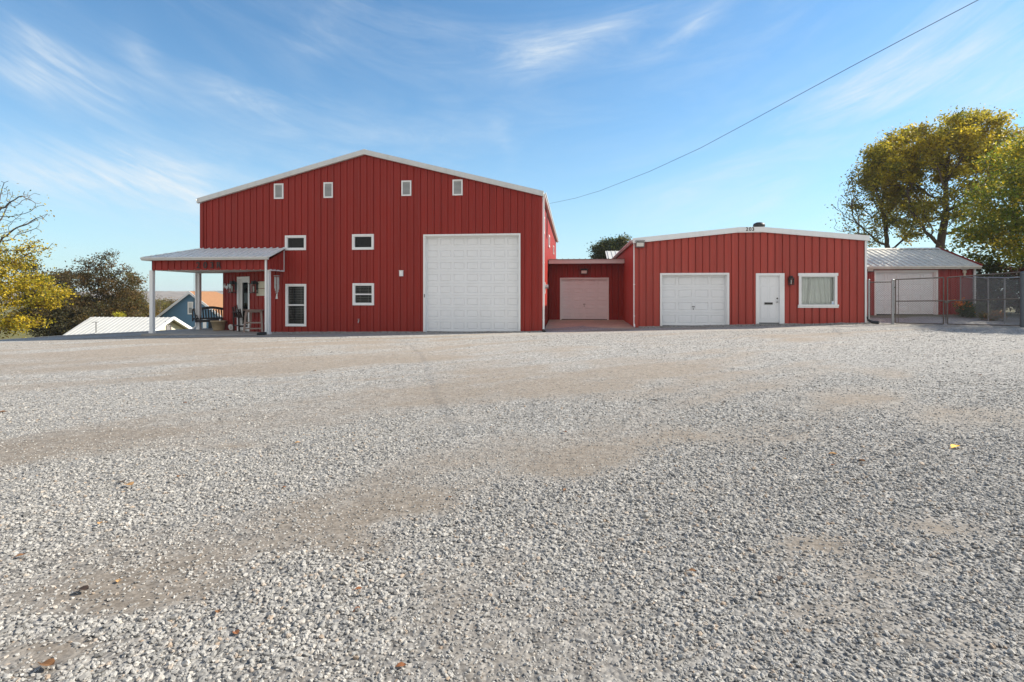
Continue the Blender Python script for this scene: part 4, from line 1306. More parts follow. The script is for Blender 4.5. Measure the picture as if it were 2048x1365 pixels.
for sx in (-1, 1):
    mb = MB(); x = sx * (ln / 2 + .03)
    mb.box(x - .05, x + .05, -.34, .34, .70, .73); mb.box(x - .025, x + .025, -.30, -.23, .37, .70); mb.box(x - .025, x + .025, .24, .30, .40, 1.0)
    mb.build('arm', 'bench', sw, local=True)
    mb = MB(); mb.tube([(x, -.2, .74), (x, .02, 1.45), (x, .02, 2.74)], .006, 4); mb.tube([(x, .28, .95), (x, .02, 1.45)], .006, 4); mb.build('chain', 'dark_metal', sw, local=True)
sw.location = (-17.72, 25.45, slab_z + .0); sw.rotation_euler = (0, 0, rad(50))

f = at_porch(441.5, 661)
mb = MB(); c = Vector((f.x - .05, f.y - .10, slab_z))
mb.lathe([(.001, .0), (.23, 0), (.24, .03), (.315, .40), (.345, .40), (.35, .47), (.325, .475), (.31, .43), (.30, .42)], c, 26)
pot = thing('planter_pot', tuple(c), 'large tan planter pot on the porch slab beside the swing', 'planter')
mb.build('pot', 'pot', pot)
mb = MB(); mb.lathe([(.31, .41), (.001, .44)], c, 20); mb.build('soil', 'soil', pot)
mb = MB(); mb.lathe([(.045, .43), (.045, .54), (.001, .55)], (c.x + .12, c.y - .05, c.z), 10); mb.build('candle', 'white', pot)
f = at_porch(427, 657)
mb = MB(); c = Vector((f.x, f.y + .2, slab_z))
mb.extrude([(c.x - .25, c.y - .25, c.z), (c.x + .25, c.y - .25, c.z), (c.x + .25, c.y + .25, c.z), (c.x - .25, c.y + .25, c.z)], (0, 0, .50)); mb.box(c.x - .27, c.x + .27, c.y - .27, c.y + .27, c.z + .501, c.z + .55)
tag(mb.build('storage_bin', 'black', None, base=c), 'black square bin standing behind the tan planter on the porch', 'bin')
f = at_porch(461, 661)
fan = thing('round_ornament', (f.x, f.y, slab_z), 'pale round disc leaning on the porch floor beside the planter', 'ornament')
mb = MB(); mb.tube([(f.x, f.y, slab_z + .145), (f.x + .01, f.y + .05, slab_z + .155)], .14, 22); mb.build('disc', 'white', fan)
mb = MB(); mb.tube([(f.x - .003, f.y - .006, slab_z + .145), (f.x, f.y - .001, slab_z + .145)], .085, 18); mb.build('hub', 'trim_grey', fan)


def bar_chair(label, mat, seat=.66, w=.58, tall=1.25):
    t = thing('bar_chair', (0, 0, 0), label, 'chair', 'tall chairs at the porch table')
    mb = MB()
    for k in range(5): mb.box(-w / 2, w / 2, -.26 + k * .105, -.26 + k * .105 + .09, seat - .025, seat)
    mb.build('seat', mat, t, local=True)
    mb = MB()
    for k in range(6):
        x = -w / 2 + .05 + k * (w - .1) / 5
        top = tall - .05 * abs(k - 2.5)
        mb.bar((x, .24, seat - .02), (x * 1.1, .42, top), .075, .02, up=(0, 1, 0))
    mb.bar((-w / 2, .31, seat + .2), (w / 2, .31, seat + .2), .03, .06); mb.build('backrest', mat, t, local=True)
    for sx in (-1, 1):
        for sy in (-1, 1):
            mb = MB(); mb.bar((sx * (w / 2 + .0), sy * .26, 0), (sx * (w / 2 + .02), sy * .24, seat + .22), .065, .045, up=(0, 1, 0)); mb.build('leg', mat, t, local=True)
        mb = MB(); mb.box(sx * (w / 2 + .02) - .06, sx * (w / 2 + .02) + .06, -.33, .30, seat + .221, seat + .25); mb.build('arm', mat, t, local=True)
        mb = MB(); mb.bar((sx * w / 2, -.25, .27), (sx * w / 2, .25, .27), .03, .06); mb.build('stretcher', mat, t, local=True)
    mb = MB(); mb.bar((-w / 2, -.26, .24), (w / 2, -.26, .24), .05, .08); mb.build('footrest', mat, t, local=True)
    return t


f = at_porch(477, 663)
ch1 = bar_chair('dark brown high slatted porch chair left of the tall table', 'brown_poly')
ch1.location = (f.x + .05, f.y + .25, slab_z); ch1.rotation_euler = (0, 0, rad(58))
f2 = at_porch(521, 665)
tb = thing('bar_table', (0, 0, 0), 'tall weathered wooden table standing behind the porch right post', 'table')
mb = MB()
for k in range(7): mb.box(-.46, .46, -.46 + k * .132, -.46 + k * .132 + .122, .99, 1.02)
mb.build('table_top', 'weathered_wood', tb, local=True)
for sx in (-1, 1):
    for sy in (-1, 1):
        mb = MB(); mb.bar((sx * .40, sy * .40, 0), (sx * .33, sy * .33, .92), .085, .05, up=(0, 1, 0)); mb.build('leg', 'weathered_wood', tb, local=True)
mb = MB()
for s_ in (-1, 1):
    mb.box(-.36, .36, s_ * .335 - .015, s_ * .335 + .015, .90, .989); mb.box(s_ * .335 - .015, s_ * .335 + .015, -.32, .32, .90, .989)
    mb.box(-.36, .36, s_ * .37 - .02, s_ * .37 + .02, .40, .47)
    mb.box(-.40, .40, s_ * .39 - .02, s_ * .39 + .02, .14, .20)
mb.build('apron', 'weathered_wood', tb, local=True)
tb.location = (f2.x - .38, f2.y + .30, slab_z); tb.rotation_euler = (0, 0, rad(12))
ch2 = bar_chair('tan and brown high porch chair tucked behind the white right post', 'tan_wood', seat=.62, tall=1.0)
ch2.location = (f2.x + .02, f2.y + .72, slab_z); ch2.rotation_euler = (0, 0, rad(-50))

# ================================================================== CHAIN LINK GATES AND FENCE
ga = Vector((P(1738, 600, 25.0).x, 24.85, 0)); gb = Vector((P(2045, 600, 22.75).x, 22.75, 0))


def on_line(px):
    d = ray(px, 600); e = gb - ga
    # intersect the ray's plan line with ga-gb
    det = d.x * (-e.y) + d.y * e.x
    t = (ga.x * (-e.y) + ga.y * e.x) / det
    return Vector((d.x * t, d.y * t, 0))


def post(name, p, h, r, mat, label, grp='posts of the chain link gate'):
    z = gz(p.x, p.y); mb = MB()
    t = thing(name, (p.x, p.y, z), label, 'post', grp)
    mb.tube([(p.x, p.y, z - .1), (p.x, p.y, z + h)], r, 12); mb.build('pole', mat, t)
    mb = MB(); mb.sphere((p.x, p.y, z + h), r * 1.15, r * 1.15, r * 1.0, 12, 6); mb.build('cap', mat, t)
    return t


def mesh_panel(mb, a, b, za0, za1, zb0, zb1, sp=.062, r=.0024):
    """diamond wire between verticals a and b (plan points); za0..za1 and zb0..zb1 are the heights at each end"""
    a, b = Vector(a), Vector(b); Lh = (b - a).length; e = (b - a).normalized(); nrm = Vector((-e.y, e.x, 0))
    hgt = min(za1 - za0, zb1 - zb0)

    def lim(u, which):
        f_ = u / Lh
        return (za0 + (zb0 - za0) * f_) if which == 0 else (za1 + (zb1 - za1) * f_)
    for dirn in (1, -1):
        c0 = -3.2 if dirn == 1 else 0
        c = -(hgt + 1.0) if dirn == 1 else 0.0
        end = Lh if dirn == 1 else Lh + hgt + 1.0
        while c < end:
            # u = c + dirn * (z - zbase)
            zs = za0 - .2
            pts = []
            u0c, u1c = 0, Lh
            best = []
            n = 40
            prev = None; run = []
            lo = None; hi = None
            for k in range(n + 1):
                z = zs + (hgt + .6) * k / n
                u = c + dirn * (z - zs)
                if 0 <= u <= Lh and lim(u, 0) <= z <= lim(u, 1):
                    if lo is None: lo = (u, z)
                    hi = (u, z)
            if lo and hi and hi[1] - lo[1] > .03:
                p = a + e * lo[0]; q = a + e * hi[0]
                off = nrm * (.002 * dirn)
                mb.tube([Vector((p.x, p.y, lo[1])) + off, Vector((q.x, q.y, hi[1])) + off], r, 3, cap=False)
            c += sp * 1.414


p1, p2, p3, p4, p5, p6 = [on_line(x) for x in (1738, 1785.5, 1791, 1887, 1895, 2041)]
p7 = on_line(2046.5)
post('fence_post', p1, 1.86, .035, 'galv', 'slim galvanised fence post against the low red building right corner')
post('fence_post', p2, 1.83, .055, 'galv', 'thick grey gate post left of the first gate leaf')
post('fence_post', p7, 2.02, .09, 'post_dark', 'stout dark gate post at the right frame edge')
z1_, z2_ = gz(p1.x, p1.y), gz(p2.x, p2.y)
fp = thing('short_fence', tuple(Vector((p1.x, p1.y, z1_))), 'narrow chain link panel between the low red building and gate post', 'fence')
mb = MB(); mb.tube([(p1.x, p1.y, z1_ + 1.76), (p2.x, p2.y, z2_ + 1.76)], .021, 8); mb.build('rail', 'rusty', fp)
mb = MB(); mesh_panel(mb, p1, p2, z1_ + .04, z1_ + 1.75, z2_ + .04, z2_ + 1.75); mb.build('wire_mesh', 'wire', fp)


def gate(a, b, h0, h1, label, handed):
    za, zb = gz(a.x, a.y) + .06, gz(b.x, b.y) + .06
    t = thing('chain_link_gate', (a.x, a.y, za), label, 'gate', 'chain link gate leaves')
    mb = MB()
    A0, A1, B0, B1 = Vector((a.x, a.y, za)), Vector((a.x, a.y, za + h0)), Vector((b.x, b.y, zb)), Vector((b.x, b.y, zb + h1))
    r = .024
    for p, q in ((A0, A1), (B0, B1), (A0, B0), (A1, B1), (A0.lerp(A1, .50), B0.lerp(B1, .50))): mb.tube([p, q], r, 8)
    e = (B0 - A0).normalized()
    s_ = .10
    if handed == 'a': mb.tube([A0 + e * s_, A1 + e * s_], .012, 6)
    mb.build('frame', 'rusty', t)
    mb = MB(); mesh_panel(mb, a + (b - a).normalized() * .03, b - (b - a).normalized() * .03, za + .02, za + h0 - .02, zb + .02, zb + h1 - .02); mb.build('wire_mesh', 'wire', t)
    for f_ in (.2, .82):
        mb = MB(); c = A0.lerp(A1, f_) if handed == 'a' else B0.lerp(B1, f_)
        dd2 = -e if handed == 'a' else e
        mb.bar(c, c + dd2 * .10, .05, .04); mb.build('hinge', 'dark_metal', t)
    return t, A0, A1, B0, B1


g1 = gate(p3, p4, 1.80, 1.86, 'shorter chain link gate leaf in front of the back shed door', 'a')
g2 = gate(p5, p6, 1.86, 2.02, 'longer chain link gate leaf hinged on the right frame edge post', 'b')
c = g2[1].lerp(g2[2], .48); e = (g2[3] - g2[1]).normalized()
mb = MB(); mb.box(-.10, .06, -.05, .05, -.05, .05, Matrix.Translation(c) @ Matrix.Rotation(math.atan2(e.y, e.x), 4, 'Z')); mb.bar(c - e * .05 - Vector((0, 0, .05)), c - e * .05 - Vector((0, 0, .88)), .02, .02, up=(1, 0, 0))
mb.build('latch', 'rusty', g2[0])
# side fence running back to the shed
sa, sb_ = Vector((p7.x, p7.y, 0)), Vector((18.35, 28.4, 0))
sf = thing('chain_link_fence', (sa.x, sa.y, gz(sa.x, sa.y)), 'long chain link fence running back towards the shed at the right', 'fence')
npan = 4
prev = None
mbw = MB(); mbr = MB()
for k in range(npan + 1):
    p = sa.lerp(sb_, k / npan); z = gz(p.x, p.y)
    if k: 
        mb = MB(); mb.tube([(p.x, p.y, z - .1), (p.x, p.y, z + 1.88)], .027, 10); mb.build('fence_post', 'wire', sf)
    if prev is not None:
        q, zq = prev
        mesh_panel(mbw, q, p, zq + .05, zq + 1.86, z + .05, z + 1.84, .055, .003)
        mbr.tube([(q.x, q.y, zq + 1.92 - .03 * k), (p.x, p.y, z + 1.86)], .022, 8)
    prev = (p, z)
mbw.build('wire_mesh', 'wire_dark', sf); mbr.build('top_rail', 'galv', sf)

# ================================================================== WIRES AND POLE
a_w = Vector((XR + .1, 27.9, 0)); b_w = Vector((6.7, 10, 0))


def wire_pt(px, py):
    d = ray(px, py); e = b_w - a_w
    det = d.x * (-e.y) + d.y * e.x
    t = (a_w.x * (-e.y) + a_w.y * e.x) / det
    return Vector((d.x * t, d.y * t, H + d.z * t))


wp = [wire_pt(*q) for q in ((1092.5, 409), (1150, 397), (1200, 382), (1300, 343), (1400, 297), (1500, 243.5), (1600, 189), (1700, 135), (1800, 82), (1957, 0), (2060, -52), (2200, -118))]
drop_wire = thing('service_wire', tuple(wp[0]), 'black overhead service wire sloping down to the tall building corner', 'wire')
mb = MB(); mb.tube(wp, .006, 6); mb.build('cable', 'cable', drop_wire)
mb = MB()
w0 = wp[0]
for k in range(3):
    pts_ = []
    for q in range(15):
        a = math.pi * 2 * q / 14
        pts_.append((XR + .10 + .02 * k, w0.y - 1.6 + .5 * math.sin(a) * (.6 + .2 * k) - .3 * k, w0.z - 1.25 - .1 * k + .55 * math.cos(a)))
    mb.tube(pts_, .008, 5)
mb.tube([w0, (XR + .1, w0.y - .5, w0.z - .35), (XR + .09, w0.y - 1.5, w0.z - .8), (XR + .08, w0.y - 2.6, w0.z - 1.0)], .010, 5)
mb.build('cable_loop', 'cable', drop_wire)
mb = MB()
wq = [P(x, y, Y) for x, y, Y in ((1828, 436, 40), (1900, 402, 36), (1980, 362, 31), (2050, 322, 27), (2150, 268, 23))]
mb.tube(wq, .012, 5)
tag(mb.build('overhead_wire', 'cable', None, base=wq[2]), 'thin dark wire crossing in front of the right hand trees', 'wire')
c = P(1717, 430, 52)
pole = thing('light_pole', (c.x, 52, gz(c.x, 52)), 'slim grey curved light pole rising behind the low red roof', 'light pole')
mb = MB(); top = c.z
mb.tube([(c.x, 52, 0), (c.x, 52, top - .25), (c.x + .06, 52, top - .05), (c.x + .25, 52, top + .05), (c.x + .42, 52, top)], [.08, .08, .08, .08, .08], 8); mb.build('pole', 'galv', pole)
mb = MB(); mb.sphere((c.x + .5, 52, top - .02), .22, .12, .10, 10, 6); mb.build('lamp_head', 'galv', pole)

# ================================================================== HOUSES DOWN THE SLOPE (left)
# blue gabled house
BY = 55.0
pk = P(383, 583, BY); el = P(319, 633, BY)
hwid = pk.x - el.x
bh = thing('blue_house', (pk.x, BY, -6), 'blue lap sided gable house with orange brown shingle roof down the slope', 'house')
mb = MB(); bot = -7.0; sl = (pk.z - el.z) / hwid
x = 0
z = bot; stp = .19
wz0, wz1 = P(383, 629, BY).z, P(383, 604, BY).z
wx0, wx1 = P(376, 610, BY).x, P(387, 610, BY).x
def half(zz): return min(hwid - .25, (pk.z - .12 - zz) / sl)
while z < pk.z - .3:
    w0_, w1_ = half(z), max(.02, half(z + stp))
    mb.add([(pk.x - w0_, BY - .028, z), (pk.x + w0_, BY - .028, z), (pk.x + w1_, BY, z + stp), (pk.x - w1_, BY, z + stp)], [(0, 1, 2, 3)])
    mb.add([(pk.x - w0_, BY - .028, z), (pk.x + w0_, BY - .028, z), (pk.x + w0_, BY, z), (pk.x - w0_, BY, z)], [(0, 1, 2, 3)])
    z += stp
hw2 = hwid - .25
mb.box(pk.x - hw2, pk.x + hw2, BY + .01, BY + 9, bot, el.z + .05)
mb.build('wall', 'blue_siding', bh)
mb = MB()
oh = .35
for sx in (-1, 1):
    e = Vector((pk.x + sx * (hwid + .1), BY - oh, el.z - .05)); r = Vector((pk.x, BY - oh, pk.z))
    e2 = e + Vector((0, 9.5, 0)); r2 = r + Vector((0, 4.4, 0))
    mb.extrude([e, e2, r2, r], (0, 0, -.10))
e = Vector((pk.x - hwid - .1, BY + 9.15, el.z - .05)); e2 = Vector((pk.x + hwid + .1, BY + 9.15, el.z - .05)); r2 = Vector((pk.x, BY - oh + 4.4, pk.z))
mb.extrude([e, e2, r2], (0, 0, -.10))
mb.build('roof', 'shingle', bh)
mb = MB()
for sx in (-1, 1):
    e = Vector((pk.x + sx * (hwid + .12), BY - oh - .04, el.z - .06)); r = Vector((pk.x, BY - oh - .04, pk.z + .0))
    mb.extrude([e + Vector((0, 0, -.28)), r + Vector((0, 0, -.28)), r + Vector((0, 0, .02)), e + Vector((0, 0, .02))], (0, .035, 0))
mb.build('rake_trim', 'white', bh)
mb = MB(); frame_rect(mb, wx0, wx1, wz0, wz1, .13, BY - .07, BY - .03); wn = mb.build('window', 'white', bh)
mb = MB(); mb.box(wx0 + .1, wx1 - .1, BY - .05, BY - .032, wz0 + .1, wz0 + (wz1 - wz0) * .5 - .03); mb.build('pane', 'blinds', wn)
mb = MB(); mb.box(wx0 + .1, wx1 - .1, BY - .05, BY - .032, wz0 + (wz1 - wz0) * .5 + .03, wz1 - .1); mb.build('shade', 'trim_grey', wn)
dx = P(409, 640, BY); mb = MB(); mb.box(dx.x - .15, dx.x + .25, BY - .06, BY - .03, bot, dx.z + .2); mb.build('door_trim', 'white', bh)
mb = MB(); mb.box(pk.x + 1.0, pk.x + 6.5, BY - 2.4, BY - 1.9, -8, -2.85); mb.box(pk.x + .8, pk.x + 6.7, BY - 2.45, BY - 1.85, -2.849, -2.78)
mb.build('deck_wall', 'white', bh)
# low house with white metal roof
LY = 43.0
ra, rb_ = P(186, 634.5, LY + 2.6), P(345, 634.5, LY + 2.6)
ea = P(122, 672, LY - 1.2)
lh = thing('metal_roof_house', ((ra.x + rb_.x) / 2, LY, -5), 'low house with long white standing seam roof below the gravel lot', 'house')
reave_z = ra.z - 2.05
mb = MB()
x_l, x_r = ra.x - .25, rb_.x + .1
yf, yr = LY - 1.6, LY + 2.6
sheet_roof(mb, (x_l + 0.3, yf, reave_z), (x_r, yf, reave_z), (x_r, yr, ra.z), (x_l, yr, ra.z), .42, .03, .08, w=.035)
sheet_roof(mb, (x_r, yr + 4.2, reave_z), (x_l, yr + 4.2, reave_z), (x_l, yr, ra.z), (x_r, yr, ra.z), .42, .03, .08, w=.035)
mb.build('roof', 'roof_white', lh)
mb = MB(); mb.extrude([(x_l + .5, yf + .4, -8), (x_l + .5, yf + .4, reave_z + .05), (x_l + .5, yr, ra.z - .22), (x_l + .5, yr + 3.8, reave_z + .05), (x_l + .5, yr + 3.8, -8)], (x_r - x_l - 1.0, 0, 0)); mb.build('wall', 'cream', lh)
mb = MB()
mb.bar((x_r + .03, yf, reave_z - .04), (x_r + .03, yr, ra.z - .04), .05, .25); mb.bar((x_r + .03, yr + 4.2, reave_z - .04), (x_r + .03, yr, ra.z - .04), .05, .25); mb.build('rake_trim', 'white', lh)
mb = MB(); mb.box(x_r - .498, x_r - .44, yr - .3, yr + .3, ra.z - 1.2, ra.z - .7); mb.build('gable_vent', 'floodgrey', lh)
for px, py, w_ in ((172, 666, .5), (215, 661, .9), (252, 657, .5), (267, 657, .25), (277, 656.5, .25)):
    c = P(px, py, yf + 1.0); zz = reave_z + (ra.z - reave_z) * (1.0 / (yr - yf))
    mb = MB(); mb.box(c.x - w_ / 2, c.x + w_ / 2, yf + .85, yf + 1.15, zz - .1, zz + .22); mb.build('roof_vent', 'trim_grey', lh)
c = P(192, 650, yf + 1.6)
zz = reave_z + (ra.z - reave_z) * (1.6 / (yr - yf))
ant = thing('antenna', (c.x, yf + 1.6, zz), 'thin dark antenna standing on the white metal roof', 'antenna')
mb = MB(); mb.tube([(c.x, yf + 1.6, zz - .05), (c.x, yf + 1.6, zz + .95)], .03, 6); mb.build('mast', 'dark_metal', ant)
mb = MB(); mb.tube([(c.x - .30, yf + 1.5, zz + .93), (c.x + .16, yf + 1.7, zz + .95)], .02, 6); mb.build('boom', 'dark_metal', ant)

# ================================================================== VEGETATION
def colonise(base, trunk, attr, step=.35, kill=.55, infl=99, iters=160, seed=0):
    """space colonisation: trunk = list of points; returns nodes (n,3), parent (n)"""
    rg = np.random.default_rng(seed)
    nodes = [np.array(p, float) for p in trunk]
    par = [-1] + list(range(len(trunk) - 1))
    A = np.array(attr, float)
    alive = np.ones(len(A), bool)
    nd = np.stack(nodes)
    D = np.linalg.norm(A[:, None] - nd[None], axis=2)
    best = D.argmin(1); bd = D.min(1)
    for it in range(iters):
        if not alive.any(): break
        idx = np.where(alive)[0]
        acc = {}
        for i in idx:
            v = A[i] - nodes[best[i]]
            acc.setdefault(best[i], np.zeros(3)); acc[best[i]] += v / (np.linalg.norm(v) + 1e-9)
        new = []
        for k, v in acc.items():
            n = np.linalg.norm(v)
            if n < .05: v = v + rg.normal(0, .3, 3); n = np.linalg.norm(v)
            d = v / n + rg.normal(0, .13, 3) + np.array([0, 0, .04])
            p = nodes[k] + d / np.linalg.norm(d) * step
            new.append((p, k))
        s = len(nodes)
        for p, k in new: nodes.append(p); par.append(k)
        NA = np.stack([p for p, _ in new])
        D = np.linalg.norm(A[:, None] - NA[None], axis=2)
        m = D.argmin(1); dmin = D[np.arange(len(A)), m]
        upd = dmin < bd
        best[upd] = m[upd] + s; bd[upd] = dmin[upd]
        alive &= bd > kill
    return np.stack(nodes), np.array(par)


def limb_mesh(nodes, par, r_tip, power, mb, nside=5, rmax=9):
    n = len(nodes)
    ch = [[] for _ in range(n)]
    for i, p in enumerate(par):
        if p >= 0: ch[p].append(i)
    tips = np.zeros(n)
    for i in range(n - 1, -1, -1):
        tips[i] = max(1, sum(tips[c] for c in ch[i]))
    r = np.minimum(r_tip * tips ** power, rmax)
    # chains
    done = set()
    starts = [0] + [c for i in range(n) if len(ch[i]) > 1 for c in ch[i]]
    for s in starts:
        chain = []
        if par[s] >= 0: chain.append(par[s])
        k = s
        while True:
            chain.append(k)
            if len(ch[k]) != 1: break
            k = ch[k][0]
        if len(chain) < 2: continue
        rs = [min(r[c], r[s]) if q == 0 and par[s] >= 0 else r[c] for q, c in enumerate(chain)]
        ns = nside if rs[0] > .03 else 3
        mb.tube([Vector(nodes[c]) for c in chain], [float(x) for x in rs], ns + (2 if rs[0] > .12 else 0), cap=False)
    return r, ch


def leaf_obj(name, centres, tints, size, parent, jit=.4, seed=0, aspect=.55, mat='foliage'):
    """one continuous crown of leaf faces; centres (n,3), tints (n,3)"""
    rg = np.random.default_rng(seed)
    n = len(centres)
    nrm = rg.normal(0, 1, (n, 3)); nrm[:, 2] = np.abs(nrm[:, 2]) * .9 + .25
    nrm /= np.linalg.norm(nrm, axis=1)[:, None]
    t = rg.normal(0, 1, (n, 3)); t -= nrm * (t * nrm).sum(1)[:, None]; t /= np.linalg.norm(t, axis=1)[:, None]
    b = np.cross(nrm, t)
    s = size * rg.uniform(.6, 1.35, n)[:, None]
    p0 = centres - t * s * .5; p2 = centres + t * s * .5
    mid = centres + t * s * .05
    p1 = mid + b * s * aspect * .5 - nrm * s * .08; p3 = mid - b * s * aspect * .5 - nrm * s * .08
    V = np.stack([p0, p1, p2, p3], 1).reshape(-1, 3)
    off = origin_of(parent)
    V = V - np.array(off)
    me = bpy.data.meshes.new(name)
    me.vertices.add(4 * n); me.vertices.foreach_set('co', V.ravel().astype(np.float32))
    me.loops.add(4 * n); me.loops.foreach_set('vertex_index', np.arange(4 * n, dtype=np.int32))
    me.polygons.add(n); me.polygons.foreach_set('loop_start', np.arange(0, 4 * n, 4)); me.polygons.foreach_set('loop_total', np.full(n, 4))
    me.update()
    ca = me.attributes.new('tint', 'FLOAT_COLOR', 'POINT')
    c4 = np.concatenate([np.repeat(tints, 4, 0), np.ones((4 * n, 1))], 1)
    ca.data.foreach_set('color', c4.ravel().astype(np.float32))
    me.materials.append(M[mat])
    o = bpy.data.objects.new(name, me); COL.objects.link(o); o.parent = parent
    return o


def blob_points(blobs, n, rg):
    """attractors through ellipsoids (centre, radii), weighted to the shell"""
    vol = np.array([b[1][0] * b[1][1] * b[1][2] for b in blobs]); vol = vol / vol.sum()
    out = []
    for (c, r), v in zip(blobs, vol):
        k = max(4, int(n * v))
        d = rg.normal(0, 1, (k, 3)); d /= np.linalg.norm(d, axis=1)[:, None]
        q = rg.random(k)[:, None] ** (1 / 2.6)
        out.append(np.array(c) + d * q * np.array(r))
    return np.concatenate(out)


def tree(name, base, blobs, trunk, label, palette, n_attr=420, n_leaf=16000, leaf=.16, clump=.42, r_tip=.012, power=.52, seed=1, step=.4, bark='bark', bare=None, group=None, cat='tree', crown_name='crown', top_tint=None, rmax=.45, leafnode=.05):
    rg = np.random.default_rng(seed)
    t = thing(name, tuple(base), label, cat, group)
    A = blob_points(blobs, n_attr, rg)
    nodes, par = colonise(base, trunk, A, step=step, kill=step * 1.5, seed=seed)
    mb = MB()
    r, ch = limb_mesh(nodes, par, r_tip, power, mb, rmax=rmax)
    tr = mb.build('trunk', bark, t)
    cand = np.where(r < leafnode)[0]
    cand = cand[cand >= len(trunk)]
    pos = nodes[cand]
    dens = .35 + 1.3 * rg.random(len(cand)) ** 2
    if bare is not None: dens = dens * bare(pos, rg)
    if dens.sum() <= 0: return t
    dens /= dens.sum()
    pick = rg.choice(len(cand), n_leaf, p=dens)
    cl = pos[pick] + rg.normal(0, clump, (n_leaf, 3)) * np.array([1, 1, .7])
    # tint: chosen per branchlet, then varied per leaf
    pal = np.array([p[:3] for p in palette]); wts = np.array([p[3] for p in palette], float)
    zmin, zmax = pos[:, 2].min(), pos[:, 2].max()
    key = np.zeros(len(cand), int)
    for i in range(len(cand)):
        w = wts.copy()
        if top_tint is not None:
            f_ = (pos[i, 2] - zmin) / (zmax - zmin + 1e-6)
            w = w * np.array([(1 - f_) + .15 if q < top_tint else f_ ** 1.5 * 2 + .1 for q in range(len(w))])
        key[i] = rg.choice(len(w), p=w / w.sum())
    alt = rg.choice(len(wts), n_leaf, p=wts / wts.sum())
    kk = np.where(rg.random(n_leaf) < .75, key[pick], alt)
    tint = pal[kk] * rg.uniform(.7, 1.35, (n_leaf, 1))
    leaf_obj(crown_name, cl, np.clip(tint, 0, 1), leaf, t, seed=seed)
    return t


def W(px, py, Y): return np.array(P(px, py, Y))


def trunk_line(b, top, n=6, wob=.12, seed=0):
    rg = np.random.default_rng(seed)
    b = np.array(b, float); top = np.array(top, float)
    return [b + (top - b) * k / n + (rg.normal(0, wob, 3) * np.array([1, 1, 0]) if 0 < k else 0) for k in range(n + 1)]


GOLD = [(.36, .23, .030, 3), (.26, .19, .030, 3), (.16, .15, .028, 3), (.11, .12, .025, 2), (.30, .15, .035, 1.2)]
OLIVE = [(.10, .10, .022, 3), (.14, .12, .025, 2), (.20, .14, .03, 2), (.16, .09, .03, 1)]


def mpp(px, Y):   # metres per photo pixel at that place
    return (P(px + 1, 500, Y) - P(px, 500, Y)).x


# right: two big autumn trees behind the shed
Y1 = 46.0
k = mpp(1800, Y1)
b = W(1776, 560, Y1); b[2] = gz(b[0], Y1)
kz = 1 / F * Y1 * .93
blobs = [(W(1725, 420, Y1), (50 * k, 2.6, 62 * kz)), (W(1775, 350, Y1), (62 * k, 3.2, 60 * kz)), (W(1700, 400, Y1 - .6), (35 * k, 2, 45 * kz)), (W(1800, 430, Y1 + 1), (50 * k, 2.5, 60 * kz)), (W(1735, 465, Y1), (55 * k, 2.4, 26 * kz)), (W(1690, 440, Y1), (30 * k, 1.6, 40 * kz)), (W(1815, 460, Y1), (40 * k, 2, 30 * kz))]
tree('autumn_tree', b, blobs, trunk_line(b, W(1778, 500, Y1), 6, .06, 3), 'olive brown tree with thin left branches behind the shed roof', [(.28, .225, .035, 3), (.23, .21, .035, 3), (.16, .165, .03, 2), (.44, .33, .035, 2)],
     n_attr=700, n_leaf=20000, leaf=.20, clump=.30, seed=21, step=.42, r_tip=.021, power=.50,
     bare=lambda p, rg: np.clip((p[:, 0] - W(1690, 400, Y1)[0]) / (75 * mpp(1776, Y1)), .07, 1) * np.clip((p[:, 2] - W(1776, 470, Y1)[2]) / 4.5, .30, 1) * (rg.random(len(p)) > .25), group='large autumn trees behind the shed')
Y2 = 44.0
k = mpp(1880, Y2); kz = 1 / F * Y2 * .9
b = W(1880, 560, Y2); b[2] = gz(b[0], Y2)
blobs = [(W(1865, 290, Y2), (95 * k, 3.8, 62 * kz)), (W(1930, 270, Y2), (68 * k, 3, 45 * kz)), (W(1800, 330, Y2), (60 * k, 3, 60 * kz)), (W(1880, 390, Y2), (80 * k, 3.5, 60 * kz)), (W(1990, 330, Y2), (60 * k, 3, 60 * kz)), (W(1955, 430, Y2), (50 * k, 2.6, 50 * kz)), (W(1830, 440, Y2 - .5), (50 * k, 2.6, 45 * kz)), (W(1960, 245, Y2), (28 * k, 1.6, 22 * kz)), (W(2020, 300, Y2), (45 * k, 2.6, 45 * kz)), (W(1770, 300, Y2), (40 * k, 2.4, 40 * kz))]
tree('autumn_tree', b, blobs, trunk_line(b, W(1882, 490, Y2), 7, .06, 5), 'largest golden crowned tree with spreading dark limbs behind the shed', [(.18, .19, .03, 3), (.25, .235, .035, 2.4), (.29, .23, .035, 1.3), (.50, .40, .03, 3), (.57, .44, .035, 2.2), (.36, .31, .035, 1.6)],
     n_attr=1250, n_leaf=54000, leaf=.20, clump=.30, seed=33, step=.42, r_tip=.021, power=.50, top_tint=3, bare=lambda p, rg: np.clip((p[:, 2] - W(1880, 470, Y2)[2]) / 5.5, .45, 1) * (rg.random(len(p)) > .22), group='large autumn trees behind the shed', rmax=.5)
